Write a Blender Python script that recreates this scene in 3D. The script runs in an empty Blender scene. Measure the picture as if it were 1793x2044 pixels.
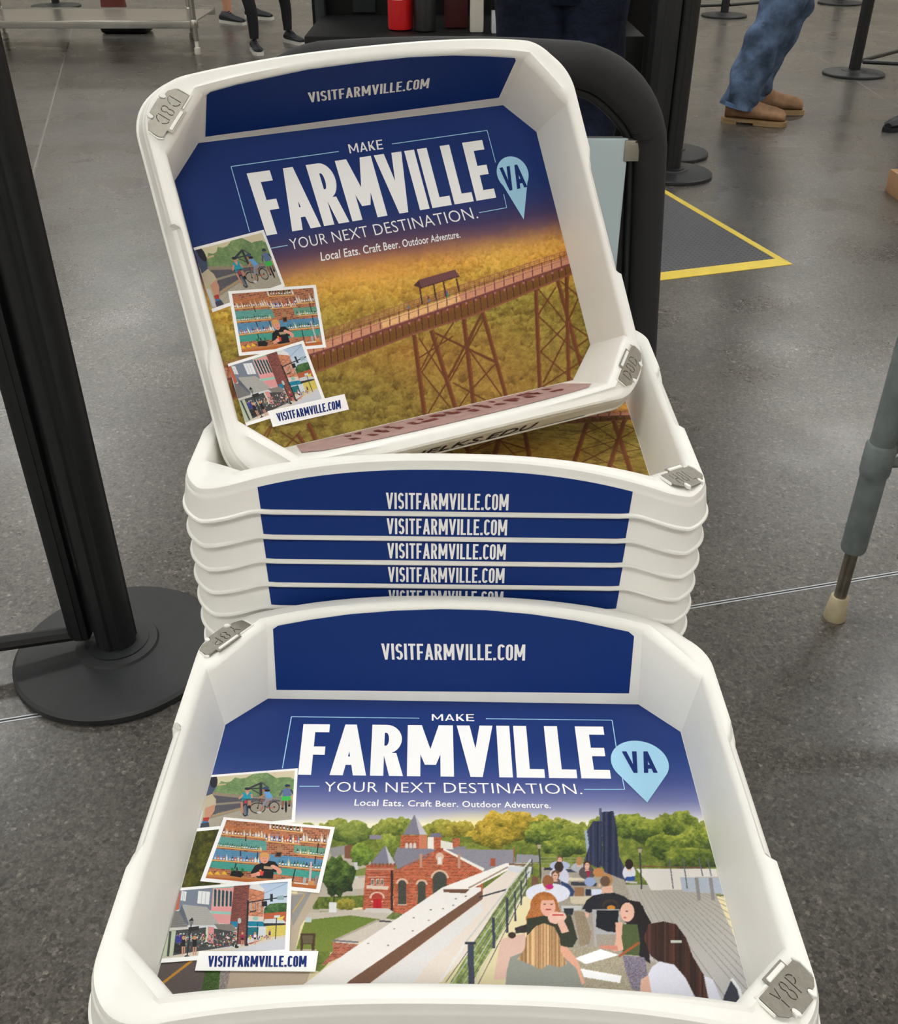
import bpy, bmesh, math, random
import numpy as np
from mathutils import Vector, Matrix
from mathutils.geometry import delaunay_2d_cdt

# ------------------------------------------------------------------ camera
SC = bpy.context.scene
COL = SC.collection
CAM = Vector((0.0, 0.0, 1.30))
PITCH = math.radians(33.5)
FPX = 1975.4                      # focal length in pixels of the 1793x2044 frame
cd = bpy.data.cameras.new('camera'); cam = bpy.data.objects.new('camera', cd); COL.objects.link(cam)
cam.location = CAM; cam.rotation_euler = (math.pi / 2 - PITCH, 0, 0)
cd.sensor_fit = 'HORIZONTAL'; cd.sensor_width = 36.0; cd.lens = FPX / 1793 * 36.0
cd.clip_start = 0.02; cd.clip_end = 100
SC.camera = cam

# ------------------------------------------------------------------ world, exposure
w = bpy.data.worlds.new('world'); SC.world = w; w.use_nodes = True
w.node_tree.nodes['Background'].inputs[0].default_value = (0.9, 0.93, 1.0, 1)
w.node_tree.nodes['Background'].inputs[1].default_value = 0.35
SC.view_settings.view_transform = 'Standard'; SC.view_settings.look = 'None'
SC.view_settings.exposure = 0.0; SC.view_settings.gamma = 1.0
SC.view_settings.use_curve_mapping = False
LIGHT = 19.5                      # radiance of the ceiling light panels

# ------------------------------------------------------------------ materials
def lin(c):
    c = np.asarray(c, dtype=float) / 255.0
    return np.where(c <= 0.04045, c / 12.92, ((c + 0.055) / 1.055) ** 2.4)
MATS = {}
def mat(name, rgb, rough=0.5, metal=0.0, noise=None, bump=None, spec=0.5, emit=None):
    """noise=(scale, strength) colour grain; bump=(scale, strength, distance)"""
    if name in MATS: return MATS[name]
    m = bpy.data.materials.new(name); m.use_nodes = True; nt = m.node_tree; b = nt.nodes['Principled BSDF']
    c = lin(rgb)
    b.inputs['Base Color'].default_value = (*c, 1); b.inputs['Roughness'].default_value = rough
    b.inputs['Metallic'].default_value = metal; b.inputs['Specular IOR Level'].default_value = spec
    tc = nt.nodes.new('ShaderNodeTexCoord')
    if noise:
        n = nt.nodes.new('ShaderNodeTexNoise'); n.inputs['Scale'].default_value = noise[0]; n.inputs['Detail'].default_value = 5
        nt.links.new(tc.outputs['Object'], n.inputs['Vector'])
        r = nt.nodes.new('ShaderNodeMapRange'); r.inputs[1].default_value = .3; r.inputs[2].default_value = .7
        r.inputs[3].default_value = 1 - noise[1]; r.inputs[4].default_value = 1 + noise[1]
        nt.links.new(n.outputs['Fac'], r.inputs[0])
        mx = nt.nodes.new('ShaderNodeVectorMath'); mx.operation = 'SCALE'; mx.inputs[0].default_value = tuple(c)
        nt.links.new(r.outputs[0], mx.inputs['Scale']); nt.links.new(mx.outputs[0], b.inputs['Base Color'])
    if bump:
        n = nt.nodes.new('ShaderNodeTexNoise'); n.inputs['Scale'].default_value = bump[0]; n.inputs['Detail'].default_value = 4
        nt.links.new(tc.outputs['Object'], n.inputs['Vector'])
        bp = nt.nodes.new('ShaderNodeBump'); bp.inputs['Strength'].default_value = bump[1]; bp.inputs['Distance'].default_value = bump[2]
        nt.links.new(n.outputs['Fac'], bp.inputs['Height']); nt.links.new(bp.outputs[0], b.inputs['Normal'])
    if emit:
        b.inputs['Emission Color'].default_value = (1.0, 0.998, 0.965, 1); b.inputs['Emission Strength'].default_value = emit
    MATS[name] = m
    return m

def floor_material():
    m = bpy.data.materials.new('polished_terrazzo'); m.use_nodes = True; nt = m.node_tree; b = nt.nodes['Principled BSDF']
    L = nt.links.new; N = nt.nodes.new
    tc = N('ShaderNodeTexCoord')
    def vor(scale, seed):
        mp = N('ShaderNodeMapping'); mp.inputs['Location'].default_value = (seed, seed * 2, 0); L(tc.outputs['Object'], mp.inputs['Vector'])
        # distort so the chips are angular and uneven
        v = N('ShaderNodeTexVoronoi'); v.feature = 'F1'; v.inputs['Scale'].default_value = scale; v.inputs['Randomness'].default_value = 1
        L(mp.outputs[0], v.inputs['Vector']); return v
    base = N('ShaderNodeTexNoise'); base.inputs['Scale'].default_value = 1.3; base.inputs['Detail'].default_value = 6; L(tc.outputs['Object'], base.inputs['Vector'])
    r0 = N('ShaderNodeValToRGB'); r0.color_ramp.elements[0].position = .3; r0.color_ramp.elements[1].position = .7
    r0.color_ramp.elements[0].color = (*lin((74, 72, 68)), 1); r0.color_ramp.elements[1].color = (*lin((93, 88, 82)), 1)
    L(base.outputs['Fac'], r0.inputs[0])
    col = r0.outputs[0]
    for scale, seed, ramp in ((170, 3.1, 0), (95, 7.7, 1), (330, 1.7, 2)):
        v = vor(scale, seed)
        sp = N('ShaderNodeSeparateColor'); L(v.outputs['Color'], sp.inputs[0])
        rr = N('ShaderNodeValToRGB'); cr = rr.color_ramp; cr.interpolation = 'CONSTANT'
        # chip shade relative to the matrix
        vals = [[(0, .62), (.13, .80), (.3, 1.0), (.62, 1.14), (.9, 1.36), (.975, 1.9)],
                [(0, .66), (.05, 1.0), (.88, 1.14), (.97, 1.45)],
                [(0, .72), (.2, .92), (.5, 1.05), (.85, 1.3)]][ramp]
        cr.elements[0].position = 0; cr.elements[0].color = (vals[0][1] / 2.5,) * 3 + (1,)
        cr.elements[1].position = vals[1][0]; cr.elements[1].color = (vals[1][1] / 2.5,) * 3 + (1,)
        for p, q in vals[2:]:
            e = cr.elements.new(p); e.color = (q / 2.5,) * 3 + (1,)
        L(sp.outputs['Red'], rr.inputs[0])
        mm = N('ShaderNodeVectorMath'); mm.operation = 'MULTIPLY'; L(col, mm.inputs[0]); L(rr.outputs[0], mm.inputs[1])
        sc = N('ShaderNodeVectorMath'); sc.operation = 'SCALE'; sc.inputs['Scale'].default_value = 2.5; L(mm.outputs[0], sc.inputs[0])
        col = sc.outputs[0]
    L(col, b.inputs['Base Color'])
    rn = N('ShaderNodeTexNoise'); rn.inputs['Scale'].default_value = 3.0; rn.inputs['Detail'].default_value = 4; L(tc.outputs['Object'], rn.inputs['Vector'])
    mr = N('ShaderNodeMapRange'); mr.inputs[1].default_value = .35; mr.inputs[2].default_value = .65; mr.inputs[3].default_value = .25; mr.inputs[4].default_value = .33
    L(rn.outputs['Fac'], mr.inputs[0]); L(mr.outputs[0], b.inputs['Roughness'])
    b.inputs['Specular IOR Level'].default_value = 0.85
    return m

def print_material():
    m = bpy.data.materials.new('printed_vinyl'); m.use_nodes = True; nt = m.node_tree; b = nt.nodes['Principled BSDF']
    a = nt.nodes.new('ShaderNodeAttribute'); a.attribute_name = 'ink'; nt.links.new(a.outputs['Color'], b.inputs['Base Color'])
    b.inputs['Roughness'].default_value = 0.55; b.inputs['Specular IOR Level'].default_value = 0.25
    return m

TRAY = mat('white_plastic', (245, 244, 238), 0.38, noise=(40, .012), spec=.4)
BLUE = mat('navy_vinyl', (17, 50, 120), 0.5, spec=.2)
WHITE_INK = mat('white_ink', (252, 252, 252), 0.55, spec=.2)
SKY_INK = mat('pale_blue_ink', (168, 216, 243), 0.55, spec=.2)
NAVY_INK = mat('navy_ink', (14, 44, 112), 0.55, spec=.2)
MAROON_INK = mat('faded_maroon_ink', (120, 62, 62), 0.6, spec=.2, noise=(300, .25))
MAROON_BAND = mat('faded_maroon_band', (184, 152, 147), 0.6, spec=.2, noise=(60, .12))
DARK_INK = mat('dark_ink', (48, 30, 32), 0.6, spec=.2)
STEEL = mat('brushed_steel', (150, 146, 136), 0.38, metal=.75, noise=(250, .10), bump=(400, .15, .0004))
BLACK = mat('black_powder_coat', (26, 28, 30), 0.42, noise=(60, .15), bump=(900, .12, .0004))
BLACK2 = mat('black_base_rubber', (34, 36, 38), 0.5, noise=(14, .18), bump=(700, .15, .0004))
PRINT = print_material()

# ------------------------------------------------------------------ scene helpers
def tag(o, label=None, cat=None, group=None, kind=None):
    if label: o['label'] = label
    if cat: o['category'] = cat
    if group: o['group'] = group
    if kind: o['kind'] = kind
    return o
def empty(name, loc=(0, 0, 0), label=None, cat=None, group=None):
    o = bpy.data.objects.new(name, None); COL.objects.link(o); o.location = loc; o.empty_display_size = .05
    return tag(o, label, cat, group)
def mesh_obj(name, verts, faces, m, parent=None, smooth=None):
    me = bpy.data.meshes.new(name); me.from_pydata([tuple(v) for v in verts], [], faces)
    if m: me.materials.append(m)
    if smooth is not None:
        me.polygons.foreach_set('use_smooth', [True] * len(me.polygons)); me.set_sharp_from_angle(angle=math.radians(smooth))
    me.update()
    o = bpy.data.objects.new(name, me); COL.objects.link(o)
    if parent: o.parent = parent
    return o
class MB:
    """collects simple solids into one mesh"""
    def __init__(s): s.v = []; s.f = []
    def add(s, v, f):
        n = len(s.v); s.v += [Vector(p) for p in v]; s.f += [tuple(i + n for i in q) for q in f]; return s
    def box(s, c, d, rz=0, bev=0.0):
        bm = bmesh.new(); bmesh.ops.create_cube(bm, size=1)
        for v in bm.verts: v.co = Vector((v.co.x * d[0], v.co.y * d[1], v.co.z * d[2]))
        if bev: bmesh.ops.bevel(bm, geom=bm.edges[:], offset=bev, segments=2, affect='EDGES', profile=.5)
        R = Matrix.Rotation(rz, 3, 'Z')
        bm.verts.index_update()
        s.add([R @ v.co + Vector(c) for v in bm.verts], [[v.index for v in f.verts] for f in bm.faces]); bm.free(); return s
    def lathe(s, prof, c=(0, 0, 0), n=48):
        v = []; f = []
        for r, z in prof:
            for i in range(n):
                a = 2 * math.pi * i / n; v.append((c[0] + r * math.cos(a), c[1] + r * math.sin(a), c[2] + z))
        for j in range(len(prof) - 1):
            for i in range(n):
                f.append((j * n + i, j * n + (i + 1) % n, (j + 1) * n + (i + 1) % n, (j + 1) * n + i))
        f.append(tuple(range(n))[::-1]); f.append(tuple((len(prof) - 1) * n + i for i in range(n)))
        return s.add(v, f)
    def tube(s, pts, r, n=14, rough=None, squash=None):
        """rings along a path; r number or list"""
        P = [Vector(p) for p in pts]; rs = r if isinstance(r, (list, tuple)) else [r] * len(P)
        v = []; f = []; up = None
        for i, p in enumerate(P):
            t = (P[min(i + 1, len(P) - 1)] - P[max(i - 1, 0)]).normalized()
            if up is None:
                up = Vector((0, 0, 1)) if abs(t.z) < .9 else Vector((0, 1, 0))
            a = t.cross(up).normalized(); up = a.cross(t).normalized()
            for k in range(n):
                th = 2 * math.pi * k / n; d = 1.0
                if rough: d += rough(i, k, n)
                e = a * math.cos(th) * (squash[0] if squash else 1) + up * math.sin(th) * (squash[1] if squash else 1)
                v.append(p + e * rs[i] * d)
        for i in range(len(P) - 1):
            for k in range(n): f.append((i * n + k, i * n + (k + 1) % n, (i + 1) * n + (k + 1) % n, (i + 1) * n + k))
        f.append(tuple(range(n))[::-1]); f.append(tuple((len(P) - 1) * n + k for k in range(n)))
        return s.add(v, f)
    def prism(s, outline, z0, z1):
        n = len(outline); v = [(x, y, z0) for x, y in outline] + [(x, y, z1) for x, y in outline]
        f = [tuple(range(n))[::-1], tuple(range(n, 2 * n))] + [(i, (i + 1) % n, n + (i + 1) % n, n + i) for i in range(n)]
        return s.add(v, f)
    def build(s, name, m, parent=None, smooth=40): return mesh_obj(name, s.v, s.f, m, parent, smooth)
def copy_part(src, parent):
    c = src.copy(); COL.objects.link(c); c.parent = parent; return c
def copy_tree(src, parent):
    c = copy_part(src, parent)
    for ch in src.children: copy_tree(ch, c)
    return c

# ================================================================== THE SETTING
def struct(o): o['kind'] = 'structure'; return o
RX, RY0, RY1, RH = 12.0, -8.0, 17.0, 4.6
struct(mesh_obj('floor', [(-RX, RY0, 0), (RX, RY0, 0), (RX, RY1, 0), (-RX, RY1, 0)], [(0, 1, 2, 3)], floor_material()))
WALLM = mat('painted_wall', (206, 198, 184), .7, noise=(2, .04))
WARM = mat('warm_wall_panels', (206, 174, 138), .55, noise=(3, .10))
def slab(name, c, d, m): return struct(MB().box(c, d).build(name, m))
slab('wall_back', (0, RY1 + .1, RH / 2), (2 * RX + .4, .2, RH), WALLM)
slab('wall_front', (0, RY0 - .1, RH / 2), (2 * RX + .4, .2, RH), WALLM)
slab('wall_left', (-RX - .1, (RY0 + RY1) / 2, RH / 2), (.2, RY1 - RY0, RH), WALLM)
slab('wall_right', (RX + .1, (RY0 + RY1) / 2, RH / 2), (.2, RY1 - RY0, RH), WARM)
slab('ceiling', (0, (RY0 + RY1) / 2, RH + .1), (2 * RX, RY1 - RY0, .2), mat('ceiling_tiles', (222, 220, 214), .9, noise=(8, .03)))
for i, (x0, x1, y) in enumerate(((-11.98, 11.98, RY1 - .012),)):
    slab('baseboard_back', (0, y, .06), (x1 - x0, .024, .12), mat('dark_baseboard', (54, 50, 46), .5))
# ceiling light panels: the light this hall has
PANEL = mat('light_diffuser', (250, 250, 248), .6, emit=LIGHT)
FRAME = mat('light_frame', (200, 200, 198), .5)
lamp = None
for ix in range(5):
    for iy in range(6):
        x = -9.2 + ix * 4.6; y = -6.4 + iy * 4.1
        if lamp is None:
            r = lamp = empty('ceiling_light', (x, y, RH))
            MB().box((0, 0, -.03), (1.86, .66, .06)).build('frame', FRAME, r)
            MB().box((0, 0, -.063), (1.78, .58, .006)).build('diffuser', PANEL, r)
        else:
            r = lamp.copy(); COL.objects.link(r); r.location = (x, y, RH)
            for ch in lamp.children: copy_part(ch, r)
        tag(r, 'rectangular white light panel in the hall ceiling', 'ceiling light', 'light panels in the ceiling')

def strip(name, a, b, width, h, m, ext=(0, 0)):
    a = Vector((*a, 0)); b = Vector((*b, 0)); d = (b - a).normalized(); a = a - d * ext[0]; b = b + d * ext[1]
    n = Vector((-d.y, d.x, 0)) * width / 2
    v = [a - n, b - n, b + n, a + n]; v += [p + Vector((0, 0, h)) for p in v]
    return struct(mesh_obj(name, v, [(0, 1, 2, 3), (7, 6, 5, 4), (0, 4, 5, 1), (1, 5, 6, 2), (2, 6, 7, 3), (3, 7, 4, 0)][1:], m))
ZINC = mat('zinc_divider', (196, 200, 204), .35, metal=.4)
GROOVE = mat('dark_joint', (46, 46, 46), .8)
d0 = Vector((.484 + .81, 1.601 - 1.28)).normalized(); nn = Vector((-d0.y, d0.x)) * .0036
strip('trim_1', Vector((-.81, 1.28)) - nn, Vector((.484, 1.601)) - nn, .0030, .0006, ZINC, (9, 9))
strip('trim_2', Vector((-.81, 1.28)) + nn, Vector((.484, 1.601)) + nn, .0030, .0006, ZINC, (9, 9))
strip('trim_3', (-.81, 1.28), (.484, 1.601), .0040, .0003, GROOVE, (9, 9))
PALEJ = mat('pale_joint', (112, 108, 101), .5)
strip('trim_4', (-2.093, 5.14), (-3.441, 9.986), .012, .0003, PALEJ, (1.8, 5))
strip('trim_5', (2.865, 8.028), (2.792, 6.518), .008, .0003, PALEJ, (6, 0))
strip('trim_6', (2.792, 6.518), (1.30, 6.10), .008, .0003, PALEJ, (6, 0))

# ================================================================== FLAT PRINT PAINTER
rng = np.random.default_rng(7)
def smooth_noise(h, w, cell, seed):
    r = np.random.default_rng(seed); gh, gw = int(h / cell) + 3, int(w / cell) + 3; g = r.random((gh, gw))
    y = np.arange(h) / cell; x = np.arange(w) / cell; yi = y.astype(int); xi = x.astype(int); fy = (y - yi)[:, None]; fx = (x - xi)[None]
    fy = fy * fy * (3 - 2 * fy); fx = fx * fx * (3 - 2 * fx)
    a = g[yi][:, xi]; b = g[yi][:, xi + 1]; c = g[yi + 1][:, xi]; d = g[yi + 1][:, xi + 1]
    return (a * (1 - fx) + b * fx) * (1 - fy) + (c * (1 - fx) + d * fx) * fy
class Canvas:
    """colours of a flat printed picture, addressed in picture coordinates x0..x1, y0..y1"""
    def __init__(s, x0, y0, x1, y1, k, bg=(128, 128, 128)):
        s.x0, s.y0, s.k = x0, y0, k; s.w = int((x1 - x0) * k); s.h = int((y1 - y0) * k)
        s.a = np.empty((s.h, s.w, 3)); s.a[:] = bg
    def grad_y(s, stops, slope=0.0):
        Y, X = np.mgrid[0:s.h, 0:s.w]; t = s.y0 + Y / s.k + slope * (s.x0 + X / s.k)
        for c in range(3): s.a[..., c] = np.interp(t, [q[0] for q in stops], [q[1][c] for q in stops])
    def _box(s, pts):
        p = (np.array(pts, float) - [s.x0, s.y0]) * s.k
        x0 = max(int(p[:, 0].min()), 0); x1 = min(int(p[:, 0].max()) + 2, s.w); y0 = max(int(p[:, 1].min()), 0); y1 = min(int(p[:, 1].max()) + 2, s.h)
        return p, x0, x1, y0, y1
    def _put(s, y0, y1, x0, x1, m, col, n, alpha):
        blk = s.a[y0:y1, x0:x1]; c = np.broadcast_to(np.array(col, float), blk.shape).copy()
        if n: c += (rng.random(m.shape)[..., None] - .5) * 2 * n
        al = m[..., None] * alpha; blk[:] = blk * (1 - al) + c * al
    def mask(s, pts):
        p, x0, x1, y0, y1 = s._box(pts)
        if x1 <= x0 or y1 <= y0: return None
        Y, X = np.mgrid[y0:y1, x0:x1]; X = X + .5; Y = Y + .5; m = np.zeros(X.shape, bool)
        for i in range(len(p)):
            (ax, ay), (bx, by) = p[i], p[i - 1]
            if ay == by: continue
            m ^= ((ay > Y) != (by > Y)) & (X < (bx - ax) * (Y - ay) / (by - ay) + ax)
        return y0, y1, x0, x1, m
    def poly(s, pts, col, n=0, alpha=1.0):
        r = s.mask(pts)
        if r: s._put(*r[:4], r[4].astype(float), col, n, alpha)
    def grad(s, pts, c0, c1, n=0):       # vertical blend inside a polygon
        r = s.mask(pts)
        if r:
            y0, y1, x0, x1, m = r; t = np.linspace(0, 1, y1 - y0)[:, None, None]
            s._put(y0, y1, x0, x1, m.astype(float), np.array(c0) * (1 - t) + np.array(c1) * t, n, 1)
    def ell(s, cx, cy, rx, ry, col, n=0, alpha=1.0, soft=0.0):
        p, x0, x1, y0, y1 = s._box([(cx - rx, cy - ry), (cx + rx, cy + ry)])
        if x1 <= x0 or y1 <= y0: return
        Y, X = np.mgrid[y0:y1, x0:x1]; d = np.hypot(((X + .5) / s.k + s.x0 - cx) / rx, ((Y + .5) / s.k + s.y0 - cy) / ry)
        m = np.clip((1 - d) / soft, 0, 1) if soft else (d < 1).astype(float)
        s._put(y0, y1, x0, x1, m, col, n, alpha)
    def line(s, a, b, wd, col, n=0, alpha=1.0, w2=None):
        a = np.array(a, float); b = np.array(b, float); d = b - a; L = np.hypot(*d) + 1e-9; q = np.array([-d[1], d[0]]) / L / 2
        w2 = wd if w2 is None else w2
        s.poly([a + q * wd, b + q * w2, b - q * w2, a - q * wd], col, n, alpha)
    def path(s, pts, wd, col, n=0):
        for a, b in zip(pts, pts[1:]): s.line(a, b, wd, col, n)
    def foliage(s, pts, dark, mid, light, size, seed, top=0.0):
        """tree crowns: overlapping clumps, light from above"""
        r = s.mask(pts)
        if r is None: return
        y0, y1, x0, x1, m = r; base = s._sub(y0, y1, x0, x1, dark, mid, light, seed, size, top); al = m[..., None]
        s.a[y0:y1, x0:x1] = np.where(al, base, s.a[y0:y1, x0:x1])
    def _sub(s, y0, y1, x0, x1, dark, mid, light, seed, size, top=0.0):
        h, w = y1 - y0, x1 - x0; c = max(size * s.k, 3)
        n = .45 * smooth_noise(h, w, c, seed) + .3 * smooth_noise(h, w, max(c / 2.6, 2), seed + 1) + .25 * smooth_noise(h, w, max(c / 6, 1.3), seed + 2)
        g = n - np.roll(n, max(int(c * .18), 1), axis=0) * .6; g = (g - g.min()) / (np.ptp(g) + 1e-9)
        t = np.clip(.55 * (n - n.min()) / (np.ptp(n) + 1e-9) + .6 * g - .1 + top * (.5 - np.linspace(0, 1, h))[:, None], 0, 1)[..., None]
        D, M_, L_ = (np.array(q, float) for q in (dark, mid, light))
        return np.where(t < .5, D + (M_ - D) * t * 2, M_ + (L_ - M_) * (t * 2 - 1)) + (np.random.default_rng(seed).random((h, w, 1)) - .5) * 16
    def crown(s, cx, cy, rx, ry, dark, mid, light, seed):
        r = np.random.default_rng(seed); pts = []
        for i in range(26):
            a = 2 * math.pi * i / 26; q = 1 + (r.random() - .5) * .28
            pts.append((cx + rx * q * math.cos(a), cy + ry * q * math.sin(a)))
        s.foliage(pts, dark, mid, light, max(rx, ry) / 3, seed, .75)
    def bricks(s, pts, col, mortar, rowh, brickw, n=14):
        r = s.mask(pts)
        if r is None: return
        y0, y1, x0, x1, m = r; Y, X = np.mgrid[y0:y1, x0:x1]; yy = Y / s.k / rowh; row = np.floor(yy); xx = X / s.k / brickw + (row % 2) * .5
        h = np.sin(row * 12.9 + np.floor(xx) * 78.2) * 43758.5; h = h - np.floor(h)
        c = np.array(col)[None, None] * (.78 + .44 * h[..., None]); j = ((yy - row) < .2) | ((xx - np.floor(xx)) < .12)
        c = np.where(j[..., None], np.array(mortar, float), c); s._put(y0, y1, x0, x1, m.astype(float), c, n, 1)
    def sample(s, x, y):
        u = np.clip((x - s.x0) * s.k - .5, 0, s.w - 1.001); v = np.clip((y - s.y0) * s.k - .5, 0, s.h - 1.001)
        i = u.astype(int); j = v.astype(int); fu = (u - i)[:, None]; fv = (v - j)[:, None]; a = s.a
        return (a[j, i] * (1 - fu) + a[j, i + 1] * fu) * (1 - fv) + (a[j + 1, i] * (1 - fu) + a[j + 1, i + 1] * fu) * fv
# ------------------------------------------------------------------ printed picture 1: brick church and roof terrace
def paint_rooftop():
    c = Canvas(296, 1380, 1530, 2130, 1.0)
    c.grad_y([(1380, (17, 48, 116)), (1490, (20, 52, 120)), (1530, (38, 66, 132)), (1560, (66, 80, 144)), (1585, (98, 106, 160)), (1600, (118, 124, 172)), (1618, (160, 162, 192)), (1632, (206, 203, 208)), (1646, (246, 240, 214)), (1665, (252, 238, 190)), (2130, (200, 190, 150))])
    c.ell(965, 1655, 150, 40, (255, 236, 150), alpha=.8, soft=1.0)
    # far trees
    for i in range(60):
        x = 600 + i * 15.5; r = random.Random(i); top = 1648 + 8 * math.sin(i * .9) - (16 if 960 < x < 1090 else 0) - (10 if x > 1180 else 0)
        gold = max(0, 1 - abs(x - 985) / 150)
        mid = (118 + 70 * gold, 130 + 25 * gold, 48); lt = (176 + 60 * gold, 178 + 25 * gold, 84)
        c.crown(x, top + r.uniform(8, 22), r.uniform(15, 26), r.uniform(14, 24), (58 + 50 * gold, 74 + 20 * gold, 28), mid, lt, 100 + i)
    c.foliage([(600, 1672), (760, 1668), (900, 1672), (1100, 1665), (1530, 1668), (1530, 1790), (600, 1790)], (64, 80, 30), (112, 126, 48), (168, 170, 76), 13, 11)
    for x, y, rx, ry, s in ((1030, 1650, 46, 30, 1), (985, 1672, 40, 22, 2), (1085, 1665, 40, 25, 3), (1260, 1650, 38, 26, 4), (1310, 1662, 48, 28, 5), (1360, 1650, 36, 32, 6), (1400, 1680, 50, 30, 7), (1340, 1692, 60, 26, 8), (1130, 1690, 50, 20, 9), (1380, 1715, 60, 22, 10)):
        g = x < 1060
        c.crown(x, y, rx, ry, (84, 86, 24) if g else (48, 66, 28), (160, 138, 40) if g else (104, 122, 44), (228, 190, 84) if g else (170, 176, 70), 40 + s)
    # left town: road, houses, trees
    c.poly([(600, 1700), (700, 1690), (740, 1720), (735, 1800), (640, 1850), (590, 1830)], (186, 176, 160), 5)
    c.poly([(655, 1694), (692, 1688), (700, 1705), (664, 1712)], (150, 146, 146), 6); c.poly([(688, 1690), (704, 1686), (704, 1716), (688, 1714)], (128, 84, 64), 8)
    c.crown(700, 1662, 42, 22, (60, 80, 32), (116, 132, 56), (176, 182, 92), 61); c.crown(722, 1706, 24, 22, (58, 84, 30), (108, 134, 48), (160, 178, 72), 62)
    c.crown(772, 1680, 22, 15, (70, 92, 36), (130, 146, 56), (190, 190, 90), 63); c.poly([(738, 1668), (762, 1668), (762, 1676), (738, 1676)], (140, 134, 150), 5)
    c.poly([(707, 1722), (714, 1722), (716, 1762), (706, 1762)], (206, 204, 204)); c.poly([(704, 1756), (730, 1752), (730, 1774), (704, 1776)], (208, 198, 184), 8)
    c.poly([(710, 1738), (732, 1732), (730, 1748), (710, 1750)], (126, 140, 70), 10)
    # lawn
    c.grad([(588, 1905), (608, 1842), (640, 1820), (740, 1822), (840, 1832), (700, 1880), (690, 1900), (600, 1905)], (104, 126, 48), (122, 136, 56), 10)
    c.poly([(606, 1824), (720, 1816), (790, 1826), (840, 1836), (760, 1836), (700, 1828), (604, 1838)], (196, 186, 172), 5)
    c.foliage([(620, 1792), (730, 1788), (728, 1812), (625, 1816)], (50, 64, 24), (86, 104, 38), (130, 146, 58), 6, 71)
    c.crown(692, 1806, 20, 12, (90, 92, 26), (136, 130, 44), (180, 166, 66), 72)
    c.crown(675, 1750, 34, 40, (26, 40, 18), (62, 86, 34), (118, 146, 58), 73); c.line((667, 1786), (667, 1808), 3, (40, 32, 24))
    c.poly([(657, 1802), (672, 1802), (672, 1822), (657, 1822)], (224, 224, 224)); c.poly([(610, 1832), (622, 1832), (622, 1842), (610, 1842)], (190, 206, 206)); c.line((616, 1842), (616, 1852), 1.5, (130, 100, 70))
    # road bottom left
    c.poly([(296, 1640), (440, 1640), (440, 1790), (296, 1790)], (60, 66, 26)); c.foliage([(340, 1655), (450, 1640), (430, 1790), (320, 1790)], (28, 34, 14), (74, 76, 24), (130, 124, 40), 9, 81)
    c.poly([(580, 1785), (640, 1785), (600, 1850), (588, 1905), (575, 1905)], (188, 172, 150), 5)
    c.poly([(575, 1790), (622, 1782), (612, 1800), (585, 1850)], (150, 148, 146), 5); c.line((609, 1786), (584, 1822), 2, (216, 170, 80))
    c.poly([(296, 1905), (420, 1905), (400, 2000), (296, 2010)], (94, 84, 82), 5); c.line((384, 1918), (310, 1975), 5, (196, 138, 40))
    c.poly([(410, 1935), (445, 1935), (440, 1990), (402, 1990)], (64, 92, 38), 28); c.poly([(440, 1938), (475, 1938), (455, 1990), (436, 1990)], (150, 140, 136), 40)
    c.poly([(460, 1938), (620, 1938), (600, 2000), (448, 2000)], (186, 168, 148), 6); c.poly([(588, 1896), (632, 1896), (640, 1920), (588, 1925)], (196, 184, 166), 5)
    c.foliage([(586, 1903), (660, 1900), (655, 1925), (640, 1940), (586, 1935)], (70, 92, 34), (104, 122, 48), (134, 148, 64), 6, 82)
    c.poly([(600, 1864), (630, 1864), (628, 1898), (622, 1898), (622, 1886), (606, 1886), (604, 1898), (600, 1898)], (74, 54, 40)); c.poly([(604, 1868), (625, 1868), (624, 1884), (605, 1884)], (104, 92, 70))
    # church
    BR = (178, 84, 52); MO = (188, 120, 92)
    c.poly([(854, 1672), (882, 1672), (882, 1700), (854, 1698)], (238, 232, 224)); c.bricks([(866, 1670), (882, 1670), (882, 1700), (866, 1700)], BR, MO, 2.4, 6)
    c.poly([(880, 1678), (905, 1684), (930, 1700), (880, 1696)], (232, 226, 216)); c.bricks([(904, 1674), (918, 1674), (918, 1696), (904, 1694)], BR, MO, 2.4, 6)
    c.poly([(862, 1664), (880, 1664), (882, 1672), (856, 1672)], (120, 116, 134)); c.poly([(905, 1692), (930, 1690), (932, 1700), (905, 1700)], (136, 132, 146))
    c.poly([(794, 1736), (786, 1712), (794, 1692), (872, 1696), (880, 1700), (860, 1716)], (134, 132, 146), 8)
    c.poly([(880, 1696), (1025, 1697), (1030, 1727), (1005, 1730), (985, 1738), (966, 1740)], (144, 140, 152), 8); c.line((884, 1697), (966, 1738), 7, (240, 236, 228))
    c.poly([(1032, 1706), (1075, 1708), (1078, 1722), (1030, 1724)], (150, 148, 156), 10); c.line((1026, 1692), (1026, 1722), 2.5, (170, 90, 66)); c.poly([(979, 1714), (989, 1714), (989, 1730), (979, 1730)], (164, 84, 58))
    c.bricks([(801, 1668), (853, 1668), (853, 1695), (799, 1694)], BR, MO, 2.4, 6); c.poly([(837, 1668), (853, 1668), (853, 1695), (837, 1695)], (206, 128, 96), 12)
    c.poly([(828, 1626), (853, 1667), (805, 1667)], (128, 126, 142), 10); c.poly([(828, 1626), (853, 1667), (838, 1667)], (196, 192, 198), 8)
    for x in (812, 820, 828): c.poly([(x - 2.6, 1694), (x - 2.6, 1686), (x, 1682), (x + 2.6, 1686), (x + 2.6, 1694)], (214, 206, 200))
    c.bricks([(794, 1735), (878, 1694), (964, 1740), (964, 1820), (820, 1835), (785, 1822), (788, 1736)], BR, MO, 2.4, 6)
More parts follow.
